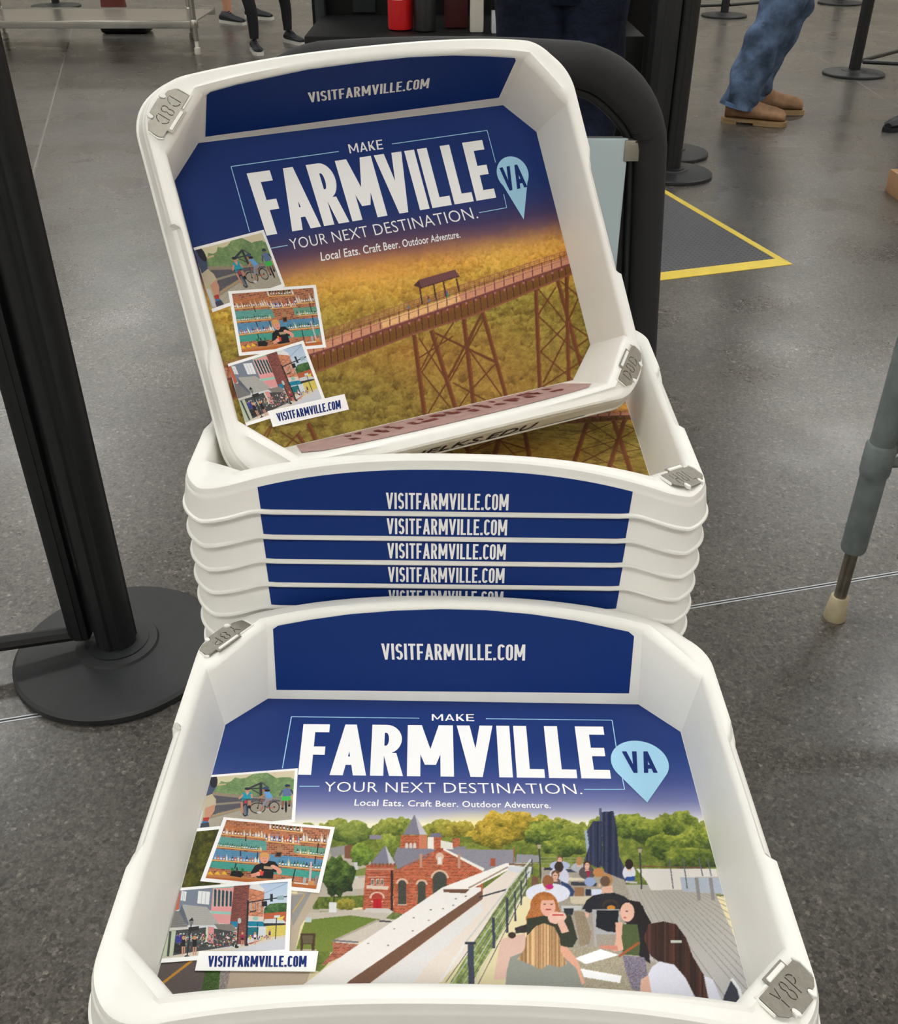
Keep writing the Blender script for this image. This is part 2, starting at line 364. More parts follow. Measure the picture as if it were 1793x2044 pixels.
    c.line((794, 1736), (862, 1706), 2, (120, 112, 122)); c.poly([(871, 1694), (885, 1694), (885, 1700), (871, 1700)], (168, 78, 52))
    for x, y in ((841, 1705), (917, 1706)): c.poly([(x - 2.5, y), (x + 2.5, y), (x + 2.5, y + 28), (x - 2.5, y + 28)], (196, 150, 128), 8)
    c.bricks([(731, 1727), (788, 1727), (784, 1822), (724, 1817)], (172, 76, 48), MO, 2.4, 6); c.line((783, 1738), (782, 1822), 5, (60, 34, 30))
    c.poly([(769, 1688), (790, 1726), (739, 1726)], (126, 126, 142), 10); c.poly([(769, 1688), (790, 1726), (777, 1726)], (196, 194, 200), 8)
    for i in range(7): c.poly([(741 + i * 7.5, 1724), (745 + i * 7.5, 1724), (745 + i * 7.5, 1731), (741 + i * 7.5, 1731)], (140, 80, 66))
    c.line((732, 1736), (786, 1736), 1.5, (206, 160, 136)); c.line((735, 1752), (770, 1751), 2, (206, 160, 136)); c.poly([(732, 1768), (776, 1770), (775, 1777), (732, 1775)], (220, 200, 184))
    for x in (744, 754, 763): c.poly([(x - 3.2, 1755), (x + 3.2, 1755), (x + 3.2, 1768), (x - 3.2, 1768)], (206, 202, 190)); c.poly([(x - 1.6, 1757), (x + 1.6, 1757), (x + 1.6, 1767), (x - 1.6, 1767)], (118, 112, 100))
    c.ell(753, 1793, 15, 12, (222, 190, 170)); c.ell(753, 1793, 11, 9, (170, 60, 46)); c.poly([(736, 1794), (770, 1794), (770, 1799), (736, 1799)], BR); c.poly([(745, 1795), (762, 1795), (762, 1814), (745, 1814)], (186, 24, 34)); c.line((753.5, 1795), (753.5, 1814), .8, (120, 14, 22))
    c.poly([(730, 1814), (775, 1814), (790, 1824), (726, 1822)], (206, 200, 194), 5)
    for x, y0, y1, w_ in ((803, 1763, 1807, 8), (842, 1765, 1808, 8), (878, 1752, 1812, 14)):
        c.ell(x, y0 + 2, w_ + 4, w_ + 3, (218, 184, 160)); c.poly([(x - w_ - 4, y0 + 2), (x + w_ + 4, y0 + 2), (x + w_ + 4, y0 + 12), (x - w_ - 4, y0 + 12)], BR, 10)
        c.ell(x, y0 + 3, w_, w_, (70, 72, 64), 12); c.poly([(x - w_, y0 + 3), (x + w_, y0 + 3), (x + w_, y1), (x - w_, y1)], (66, 70, 60), 14)
        for q in range(3): c.line((x - w_, y0 + 12 + q * 12), (x + w_, y0 + 12 + q * 12), 1, (110, 104, 88))
        c.line((x, y0 - 2), (x, y1), 1, (112, 106, 90)); c.line((x - w_ - 1, y1), (x + w_ + 1, y1), 1.6, (214, 190, 172))
    c.ell(878, 1711, 8, 8, (222, 190, 168)); c.poly([(873, 1711), (883, 1711), (883, 1727), (873, 1727)], (222, 196, 176)); c.poly([(875, 1712), (881, 1712), (881, 1725), (875, 1725)], (232, 230, 226))
    c.foliage([(784, 1822), (830, 1830), (820, 1842), (770, 1834)], (60, 76, 36), (96, 110, 56), (136, 146, 82), 5, 83)
    c.poly([(296, 1990), (1530, 1960), (1530, 2130), (296, 2130)], (178, 166, 150), 10)
    # terrace walls
    c.poly([(668, 1878), (760, 1836), (822, 1836), (790, 1850), (700, 1890), (690, 1910)], (206, 196, 182), 8); c.line((664, 1880), (754, 1838), 4, (176, 164, 148), 12); c.line((757, 1839), (792, 1842), 3, (50, 50, 60))
    c.bricks([(664, 1882), (716, 1886), (692, 1906), (640, 1930), (665, 1900)], (160, 82, 60), (190, 130, 104), 2.6, 6); c.line((664, 1878), (716, 1882), 3, (110, 104, 116))
    c.poly([(560, 2000), (690, 1904), (884, 1772), (960, 1772), (962, 1800), (740, 1960), (660, 2020), (500, 2020)], (238, 234, 230), 4)
    c.poly([(620, 2030), (700, 1957), (962, 1778), (964, 1795), (730, 1975), (690, 2030)], (116, 82, 62), 8)
    c.poly([(884, 1772), (1010, 1724), (1064, 1724), (1020, 1735), (940, 1776)], (244, 240, 234), 3); c.line((935, 1774), (1015, 1731), 3, (170, 148, 128)); c.line((1016, 1726), (1063, 1728), 4, (128, 100, 84))
    c.poly([(885, 1776), (938, 1776), (930, 1784), (886, 1782)], (110, 76, 58)); c.poly([(1014, 1730), (1062, 1731), (1058, 1752), (1014, 1754)], (214, 216, 222), 3)
    c.poly([(1014, 1738), (1056, 1750), (1040, 1780), (990, 1850), (880, 1960), (836, 2010), (690, 2030), (730, 1970), (964, 1795), (964, 1776)], (232, 220, 208), 5)
    c.poly([(720, 1980), (962, 1800), (963, 1820), (850, 1930), (800, 2000), (690, 2030)], (226, 224, 222), 5)
    c.line((956, 1792), (1024, 1773), 3, (54, 56, 66))
    for x, y in ((885, 1815), (905, 1808), (860, 1817), (826, 1833), (856, 1838), (787, 1855), (824, 1859), (735, 1884), (775, 1888), (910, 1795), (930, 1790)): c.ell(x, y, 2, 1.4, (120, 112, 108))
    # greenery and railing
    c.foliage([(1058, 1722), (1040, 1790), (1010, 1850), (960, 1930), (930, 1990), (890, 2000), (900, 1960), (980, 1830), (1040, 1740)], (70, 92, 40), (140, 156, 84), (216, 220, 170), 6, 91)
    for i in range(7): c.line((1060 - i * 1.5, 1722 + i * 9), (890 + i * 5, 1962 + i * 12), 1.6, (196, 196, 196) if i % 2 else (90, 92, 98))
    for x, y, h, w_ in ((1062, 1716, 30, 2), (1050, 1730, 40, 2.2), (1040, 1758, 50, 3), (1028, 1780, 60, 3.4), (1012, 1793, 70, 5), (985, 1832, 62, 6), (940, 1885, 90, 12)): c.line((x, y), (x + 1, y + h), w_, (58, 66, 82), 10)
    c.line((1060, 1716), (930, 1882), 3.4, (206, 204, 200), 10); c.line((930, 1882), (880, 1960), 5, (230, 228, 224), 10); c.line((928, 1883), (950, 1884), 5, (44, 50, 66))
    for y in (1718, 1724, 1712): c.line((1066, y), (1170, y + 2), 1, (150, 156, 140))
    # terrace deck
    c.grad([(1190, 1768), (1420, 1765), (1470, 1880), (1530, 2060), (1240, 2060), (1220, 1850)], (178, 172, 160), (196, 196, 200), 6)
    for i in range(22):
        a = (1235 + i * 9, 1775 + i * .5); b = (1300 + i * 26, 2040 - 0 * i) if i < 8 else (1530, 2040 - (i - 8) * 19)
        c.line(a, b, .7, (140, 138, 136), w2=1.8)
    c.poly([(1270, 1735), (1430, 1735), (1440, 1775), (1300, 1778), (1290, 1760)], (224, 218, 212), 4); c.line((1265, 1730), (1410, 1733), 2.5, (120, 84, 66))
    c.poly([(1358, 1752), (1440, 1752), (1446, 1786), (1362, 1780)], (176, 184, 198), 10)
    for x in (1336, 1364, 1395, 1412): c.line((x, 1714), (x + 8, 1775 if x < 1390 else 1750), 2.2, (96, 100, 108))
    for y in (1718, 1728, 1738, 1758, 1766): c.line((1392 if y < 1750 else 1362, y), (1440, y), 1, (120, 126, 134))
    for x in (1390, 1418): c.line((x, 1752), (x + 6, 1798), 7, (142, 138, 136)); 
    c.line((1390, 1752), (1450, 1752), 3, (186, 182, 178))
    # lamps
    for x, y, y1, w_ in ((1076, 1690, 1758, 3), (1277, 1698, 1776, 3)): c.line((x, y), (x + 4, y1), w_, (60, 62, 66)); c.poly([(x - 4, y - 4), (x + 5, y - 4), (x + 3, y + 5), (x - 2, y + 5)], (176, 160, 140)); c.line((x - 5, y - 4), (x + 6, y - 4), 1.6, (60, 60, 60))
    # furled parasols
    c.line((1170, 1658), (1176, 1720), 6, (160, 176, 192))
    for pts, sd in (([(1184, 1640), (1200, 1640), (1203, 1700), (1198, 1736), (1166, 1720), (1176, 1690), (1172, 1660)], 1), ([(1198, 1622), (1225, 1620), (1232, 1660), (1236, 1710), (1256, 1752), (1238, 1788), (1222, 1785), (1205, 1735), (1196, 1725), (1204, 1700)], 2)):
        c.poly(pts, (44, 50, 78)); m = c.mask(pts)
        st = smooth_noise(4, m[3] - m[2], 3, sd)[0][None, :, None] * 46 - 16
        c._put(m[0], m[1], m[2], m[3], m[4].astype(float), np.array((40, 46, 72)) + st + np.zeros((m[1] - m[0], 1, 1)), 8, 1)
    c.line((1198, 1614), (1200, 1640), 5, (84, 90, 118))
    # tables and diners
    SK = (226, 178, 156)
    def q(u, v): return (1000 + u / 5.433, 1680 + v / 5.433)
    def E_(u, v, ru, rv, col, n=8): x, y = q(u, v); c.ell(x, y, ru / 5.433, rv / 5.433, col, n)
    def P_(pts, col, n=8): c.poly([q(*p) for p in pts], col, n)
    def L_(a, b, w_, col): c.line(q(*a), q(*b), w_ / 5.433, col, 6)
    P_([(440, 290), (1000, 290), (1340, 420), (1400, 620), (1300, 1100), (1800, 1400), (1800, 1700), (800, 1700), (560, 1160), (430, 700)], (166, 156, 142), 16)
    for a, b, w_, col in (((470, 300), (600, 305), 26, (40, 46, 66)), ((700, 320), (850, 320), 30, (60, 66, 90)), ((720, 410), (1000, 415), 34, (220, 206, 180)), ((760, 460), (1040, 470), 40, (60, 62, 70)), ((1350, 440), (1480, 450), 20, (190, 190, 194))): L_(a, b, w_, col)
    P_([(750, 600), (1000, 600), (990, 680), (760, 676)], (208, 196, 170)); P_([(660, 700), (880, 700), (870, 750), (660, 760)], (196, 196, 196)); P_([(680, 730), (790, 730), (780, 800), (690, 790)], (40, 44, 52))
    P_([(920, 520), (980, 520), (980, 590), (920, 590)], (36, 44, 64)); P_([(980, 520), (1100, 520), (1090, 590), (990, 590)], (212, 220, 240)); P_([(800, 500), (900, 500), (900, 600), (800, 600)], (150, 110, 76))
    def person(cx, cy, r, hair, top, tw, th, face=False):
        E_(cx, cy + r * 1.2 + th * .5, tw, th, top); P_([(cx - r * .5, cy + r * .5), (cx + r * .5, cy + r * .5), (cx + r * .5, cy + r * 1.6), (cx - r * .5, cy + r * 1.6)], SK)
        E_(cx, cy, r, r * 1.25, hair)
        if face: E_(cx, cy + r * .25, r * .7, r * .95, SK); L_((cx - r * .4, cy), (cx - r * .1, cy), 5, (80, 50, 40)); L_((cx + r * .1, cy), (cx + r * .4, cy), 5, (80, 50, 40)); L_((cx - r * .25, cy + r * .7), (cx + r * .25, cy + r * .7), 5, (190, 90, 90))
    person(640, 200, 34, (120, 80, 50), (176, 186, 216), 110, 50, True); person(850, 215, 38, (176, 130, 84), (176, 178, 186), 90, 50); person(935, 260, 40, (70, 44, 32), (84, 78, 80), 90, 70, True); P_([(925, 320), (970, 320), (960, 390), (935, 385)], (160, 40, 70))
    person(1390, 250, 44, (38, 26, 24), (214, 214, 226), 70, 80); P_([(1350, 390), (1450, 380), (1450, 430), (1360, 430)], (36, 76, 150))
    person(630, 280, 48, (56, 42, 36), (206, 208, 226), 110, 120); E_(1060, 340, 60, 50, (190, 130, 76)); E_(965, 440, 60, 50, (150, 166, 206))
    person(590, 370, 44, (110, 76, 50), (96, 84, 84), 60, 60, True); P_([(650, 430), (740, 470), (800, 540), (780, 600), (660, 590)], (50, 66, 110)); P_([(340, 380), (410, 390), (400, 560), (320, 560)], (120, 84, 70), 20)
    person(510, 440, 58, (150, 96, 60), (226, 228, 242), 240, 110); E_(530, 495, 40, 28, (196, 30, 120))
    # man in black shirt with a printed badge
    E_(1150, 420, 62, 70, (180, 130, 84)); E_(1130, 435, 54, 56, (104, 80, 60)); P_([(1090, 500), (1210, 480), (1215, 560), (1100, 565)], SK); E_(1070, 480, 12, 22, SK)
    P_([(1090, 570), (1230, 560), (1340, 600), (1420, 660), (1300, 760), (1000, 760), (960, 780), (880, 740), (930, 640), (1000, 590)], (36, 36, 44)); P_([(880, 750), (960, 790), (950, 830), (890, 830)], SK)
    E_(1190, 700, 90, 70, (60, 50, 40)); E_(1190, 712, 72, 54, (36, 36, 44)); E_(1195, 722, 46, 26, (206, 140, 44)); 
    P_([(1000, 740), (1290, 740), (1290, 1010), (1020, 1010)], (178, 178, 180)); P_([(1040, 750), (1280, 750), (1260, 990), (1150, 980), (1030, 930)], (24, 26, 34))
    for x in (1000, 900): L_((x, 740), (x + 30, 1140), 24, (176, 174, 172))
    P_([(790, 760), (900, 760), (980, 1000), (960, 1120), (860, 1140)], (150, 134, 112), 18)
    # red-haired woman with a drink
    E_(470, 700, 150, 150, (176, 106, 50), 26); P_([(330, 700), (620, 700), (660, 800), (640, 900), (280, 900), (270, 830)], (182, 112, 60), 30)
    P_([(280, 840), (640, 780), (760, 800), (830, 1060), (780, 1150), (280, 1150)], (52, 56, 42), 10); E_(510, 710, 82, 108, (232, 176, 156), 6)
    E_(475, 684, 14, 6, (70, 44, 40), 0); E_(550, 684, 14, 6, (70, 44, 40), 0); E_(515, 742, 34, 10, (190, 80, 80), 0); P_([(420, 590), (570, 600), (560, 640), (430, 640)], (190, 120, 62), 20)
    E_(590, 830, 80, 66, (236, 190, 172)); E_(650, 820, 60, 50, (238, 196, 180)); P_([(600, 860), (680, 850), (740, 980), (660, 1000)], (232, 184, 164)); L_((560, 800), (680, 800), 14, (206, 70, 70))
    # papers and woven table
    P_([(650, 1150), (1080, 1150), (1300, 1230), (1500, 1640), (860, 1640), (760, 1250)], (168, 158, 136), 26)
    P_([(800, 1270), (1080, 1170), (1280, 1235), (920, 1335)], (250, 250, 252), 2); P_([(860, 1380), (1310, 1460), (1290, 1540), (900, 1475)], (250, 250, 252), 2)
    # woman with long dark hair in green top
    P_([(1300, 680), (1400, 640), (1510, 660), (1560, 760), (1630, 880), (1600, 1100), (1620, 1330), (1520, 1250), (1440, 1000), (1290, 800)], (34, 26, 28), 10); E_(1370, 770, 78, 104, (232, 184, 164), 6); E_(1365, 762, 14, 6, (70, 44, 40), 0); E_(1345, 830, 18, 8, (190, 90, 90), 0)
    P_([(1420, 660), (1540, 700), (1600, 880), (1600, 1320), (1480, 1230), (1460, 900), (1470, 780)], (30, 24, 26), 8)
    P_([(1300, 900), (1480, 900), (1510, 1100), (1500, 1240), (1320, 1230)], (78, 92, 54), 8); P_([(1240, 880), (1320, 880), (1310, 1060), (1330, 1180), (1220, 1200), (1250, 1050)], (228, 176, 152), 6); P_([(1070, 1130), (1260, 1130), (1270, 1190), (1080, 1160)], (214, 140, 120)); L_((1280, 1250), (1500, 1100), 26, (170, 90, 44))
    P_([(1320, 1240), (1560, 1260), (1600, 1500), (1500, 1640), (1420, 1600), (1350, 1400)], (128, 120, 136), 40)
    # blonde woman from behind, grey shirt; pink bag
    P_([(0, 1060), (260, 1000), (300, 1250), (80, 1500), (-80, 1500)], (222, 186, 170), 6); P_([(150, 940), (280, 900), (280, 990), (160, 1000)], (50, 46, 46)); E_(120, 1020, 44, 34, (60, 46, 40))
    P_([(100, 1260), (300, 1180), (640, 1200), (820, 1330), (890, 1480), (910, 1700), (40, 1700), (60, 1420)], (146, 148, 140), 6); P_([(640, 1130), (720, 1150), (830, 1290), (910, 1540), (880, 1560), (820, 1380), (650, 1230)], (226, 168, 142))
    hb = [(380, 920), (470, 890), (580, 930), (640, 1050), (650, 1200), (720, 1330), (640, 1370), (520, 1340), (430, 1390), (330, 1340), (180, 1280), (260, 1160), (270, 1040)]
    P_(hb, (196, 158, 108), 10)
    m = c.mask([q(*p) for p in hb]); st = smooth_noise(6, m[3] - m[2], 2.2, 5)[0][None, :, None]; c._put(m[0], m[1], m[2], m[3], m[4].astype(float), np.array((132, 96, 60)) + st * np.array((110, 104, 90)) + np.zeros((m[1] - m[0], 1, 1)), 12, .9)
    # brunette from behind, white shirt
    P_([(1640, 1360), (1760, 1280), (2300, 1500), (2400, 1750), (1520, 1750), (1540, 1560)], (224, 224, 238), 6); P_([(1520, 1500), (1600, 1450), (1640, 1700), (1500, 1700)], (220, 176, 156))
    hb = [(1600, 900), (1760, 870), (1900, 900), (2010, 1050), (2080, 1250), (2200, 1450), (2260, 1750), (2120, 1720), (2000, 1480), (1880, 1340), (1700, 1300), (1620, 1240), (1550, 1050)]
    P_(hb, (62, 36, 28), 8); m = c.mask([q(*p) for p in hb]); st = smooth_noise(6, m[3] - m[2], 3, 8)[0][None, :, None]; c._put(m[0], m[1], m[2], m[3], m[4].astype(float), np.array((34, 20, 18)) + st * np.array((70, 42, 30)) + np.zeros((m[1] - m[0], 1, 1)), 8, .85)
    L_((1840, 1090), (1960, 1090), 30, (206, 214, 200))
    # chair back lower right
    P_([(2420, 1680), (2500, 1500), (2560, 1560), (2600, 1760), (2400, 1760)], (52, 56, 68)); L_((2500, 1490), (2580, 1600), 34, (236, 238, 240)); L_((2580, 1600), (2640, 1800), 40, (236, 238, 240))
    return c

# ------------------------------------------------------------------ printed picture 2: trestle bridge over autumn woods
def paint_bridge():
    c = Canvas(330, 190, 1200, 1140, 1.0)
    sl = .166
    c.grad_y([(500, (17, 48, 116)), (540, (22, 52, 116)), (575, (44, 54, 112)), (605, (74, 60, 100)), (640, (128, 88, 84)), (680, (190, 140, 70)), (2000, (150, 110, 50))], slope=sl)
    H, W = c.a.shape[:2]; Y, X = np.mgrid[0:H, 0:W]; t = c.y0 + Y + sl * (c.x0 + X)
    fol = c._sub(0, H, 0, W, (74, 66, 20), (140, 112, 34), (206, 164, 58), 21, 30); fine = c._sub(0, H, 0, W, (70, 62, 20), (134, 110, 36), (200, 158, 60), 22, 12)
    up = c._sub(0, H, 0, W, (140, 98, 26), (196, 146, 40), (240, 196, 84), 23, 18)
    low = c._sub(0, H, 0, W, (58, 52, 18), (96, 86, 30), (138, 122, 52), 24, 34) * .55 + c._sub(0, H, 0, W, (52, 48, 16), (96, 84, 30), (140, 122, 54), 27, 9) * .45
    k = np.clip((t - 690) / 110, 0, 1)[..., None]; f1 = (up * .6 + fine * .4) * (1 - k) + (fol * .5 + fine * .5) * k
    k2 = np.clip((t - 790) / 90, 0, 1)[..., None]; f1 = f1 * (1 - k2) + low * k2
    edge = 612 + 16 * smooth_noise(H, W, 24, 31) + 10 * smooth_noise(H, W, 8, 32); al = np.clip((t - edge) / 75, 0, 1)[..., None] ** 1.1
    base = c.a.copy(); c.a[:] = f1
    R = random.Random(12); tt = 618.0
    while tt < 1330:                       # rows of crowns, farther ones smaller and first
        q = min(max((tt - 618) / 260, 0), 1); rad = 11 + 20 * q; x = 320 + R.uniform(0, 20)
        gold = max(0, 1 - q * 1.5) * R.uniform(.7, 1)
        while x < 1210:
            g = gold * R.uniform(.5, 1.1) + .25 * (1 - q); r_ = rad * R.uniform(.6, 1.25); y = tt - sl * x + R.uniform(-6, 6)
            dk = np.array((52, 46, 16)) * (1 - g) + np.array((128, 92, 26)) * g; md = np.array((100, 88, 32)) * (1 - g) + np.array((192, 144, 42)) * g; lt = np.array((142, 130, 58)) * (1 - g) + np.array((242, 200, 92)) * g
            c.crown(x, y, r_, r_ * R.uniform(.8, 1.25), dk, md, lt, R.randrange(9999)); x += r_ * R.uniform(1.0, 1.7)
        tt += rad * .62
    c.a[:] = base * (1 - al) + (c.a * .92 + f1 * .08) * al
    # warm haze
    for x, y, rx, ry, a in ((760, 540, 330, 110, .30), (1130, 520, 150, 70, .35), (1000, 780, 260, 160, .20), (800, 700, 260, 90, .22)): c.ell(x, y, rx, ry, (226, 128, 62), alpha=a, soft=1.0)
    k = np.clip((t - 600) / 60, 0, 1)[..., None]; c.a[:] = np.clip(c.a * (1 + .20 * k), 0, 255)
    c.ell(740, 560, 240, 60, (250, 206, 96), alpha=.35, soft=1.0); c.ell(1010, 510, 110, 40, (250, 200, 96), alpha=.3, soft=1.0)
    # towers
    P = (104, 58, 28); P2 = (134, 74, 38)
    def post(a, b, w_, col=P): c.line(a, b, w_, col, 6); c.line((a[0] + w_ * .3, a[1]), (b[0] + w_ * .3, b[1]), w_ * .25, P2, 6)
    def brace(*pts, w_=3):
        for a, b in zip(pts[::2], pts[1::2]): c.line(a, b, w_, P, 6)
    def z(u, v): return (640 + u / 3.26, 500 + v / 3.26)
    post(z(608, 550), z(800, 2000), 9); post(z(720, 520), z(1180, 2000), 9); post(z(930, 430), z(1110, 2000), 9); post(z(1050, 390), z(1500, 2000), 8)
    brace(z(700, 1060), z(1000, 1500), z(900, 1060), z(760, 1500), z(1000, 1060), z(1250, 1300), z(1230, 1000), z(1020, 1400), w_=3)
    brace(z(640, 570), z(820, 850), z(760, 560), z(650, 780), z(655, 790), z(840, 1020), z(870, 460), z(660, 790), z(740, 540), z(1135, 720), z(1060, 450), z(840, 850), z(950, 640), z(1050, 400), z(1135, 740), z(960, 930), z(960, 640), z(1180, 950), z(820, 860), z(700, 1060), z(860, 860), z(1100, 990), z(960, 930), z(880, 1050), z(640, 700), z(860, 560))
    brace(z(1040, 430), z(830, 830), w_=4.5); brace(z(750, 540), z(1140, 730), w_=4.5)
    post(z(1400, 240), z(1470, 2000), 8); post(z(1540, 190), z(1900, 1500), 8); post(z(1600, 165), z(1640, 2000), 8)
    brace(z(1415, 250), z(1600, 480), z(1530, 240), z(1415, 420), z(1420, 430), z(1700, 700), z(1600, 480), z(1430, 660), z(1430, 660), z(1650, 850), z(1560, 200), z(1680, 300), z(1610, 460), z(1700, 260), z(1620, 480), z(1740, 560), z(1600, 560), z(1450, 860), z(1440, 890), z(1700, 720), z(1650, 640), z(1760, 560))
    # far left tower below the snapshots
    post((595, 868), (612, 895), 8); post((615, 845), (637, 895), 9); brace((540, 850), (520, 880), (560, 862), (625, 905), (600, 860), (560, 905), (545, 845), (530, 880))
    # span to the left, behind the snapshots
    R = random.Random(4)
    def y_low(x): return np.interp(x, [330, 640, 824, 947, 1143, 1200], [838, 739, 667, 629, 546, 524])
    def y_top(x): return np.interp(x, [330, 654, 1137, 1200], [792, 696, 526, 506])
    def y_dk(x): return np.interp(x, [330, 658, 1134, 1200], [770, 676, 512, 492])
    def y_rail(x): return np.interp(x, [330, 649, 824, 937, 1131, 1200], [760, 660, 601, 564, 501, 478])
    xs = list(range(330, 1201, 6))
    c.poly([(x, y_top(x)) for x in xs] + [(x, y_low(x)) for x in xs[::-1]], (128, 80, 34), 8)
    for x in range(334, 1200, 13): c.line((x, y_top(x)), (x + 3, y_low(x + 3)), 2.2, (78, 44, 34)); c.ell(x + 8, (y_top(x) + y_low(x)) / 2 + 2, 4.6, (y_low(x) - y_top(x)) * .32, (112, 74, 24), 6, .8)
    c.path([(x, y_low(x)) for x in xs], 3.5, (140, 84, 62), 8); c.path([(x, y_top(x) + 2) for x in xs], 6, (122, 66, 62), 10)
    c.poly([(x, y_dk(x)) for x in xs] + [(x, y_top(x)) for x in xs[::-1]], (212, 148, 116), 14); c.poly([(760, y_dk(760)), (915, y_dk(915)), (920, y_top(920) - 2), (765, y_top(765) - 2)], (240, 190, 130), 20)
    for dy, col in ((0, (158, 92, 80)), (4, (176, 110, 84)), (8, (158, 92, 72)), (12, (170, 104, 80))): c.path([(x, y_rail(x) + dy) for x in xs], 1.4, col)
    for x in range(336, 1200, 10): c.line((x, y_rail(x)), (x + 1, y_dk(x)), 1, (140, 84, 66))
    for x in range(340, 1200, 19): c.line((x, y_dk(x) - 6), (x + 2, y_top(x) + 6), 1.8, (104, 56, 58)); c.ell(x + 2, y_top(x) + 6, 2.4, 2.4, (176, 116, 118))
    c.path([(x, y_dk(x) - 4) for x in xs], 1.3, (128, 72, 66)); c.path([(x, y_dk(x) + 4) for x in xs], 1, (150, 92, 78))
    # shelter on the deck
    c.poly([z(605, 228), z(640, 192), z(875, 124), z(902, 165), z(655, 245)], (112, 70, 72), 5); c.poly([z(605, 228), z(640, 192), z(655, 245), z(640, 243)], (84, 50, 52)); c.line(z(650, 246), z(902, 168), 2, (70, 40, 40))
    for i in range(16): c.line(z(645 + i * 15.5, 196 - i * 4.4), z(662 + i * 15.5, 240 - i * 4.6), .8, (138, 92, 92))
    for a, b in ((z(645, 245), z(662, 352)), (z(735, 222), z(752, 320)), (z(798, 205), z(816, 300)), (z(882, 182), z(902, 270))): c.line(a, b, 3, (70, 44, 36))
    for x, y, col in ((570, 370, (96, 130, 150)), (705, 325, (110, 120, 170)), (822, 275, (110, 90, 150)), (700, 310, (120, 60, 50)), (826, 292, (80, 140, 110))): c.ell(*z(x, y), 2.2, 3.6, col)
    # tint of the lower half
    c.poly([(330, 840), (1200, 560), (1200, 1140), (330, 1140)], (128, 70, 26), alpha=.10)
    return c

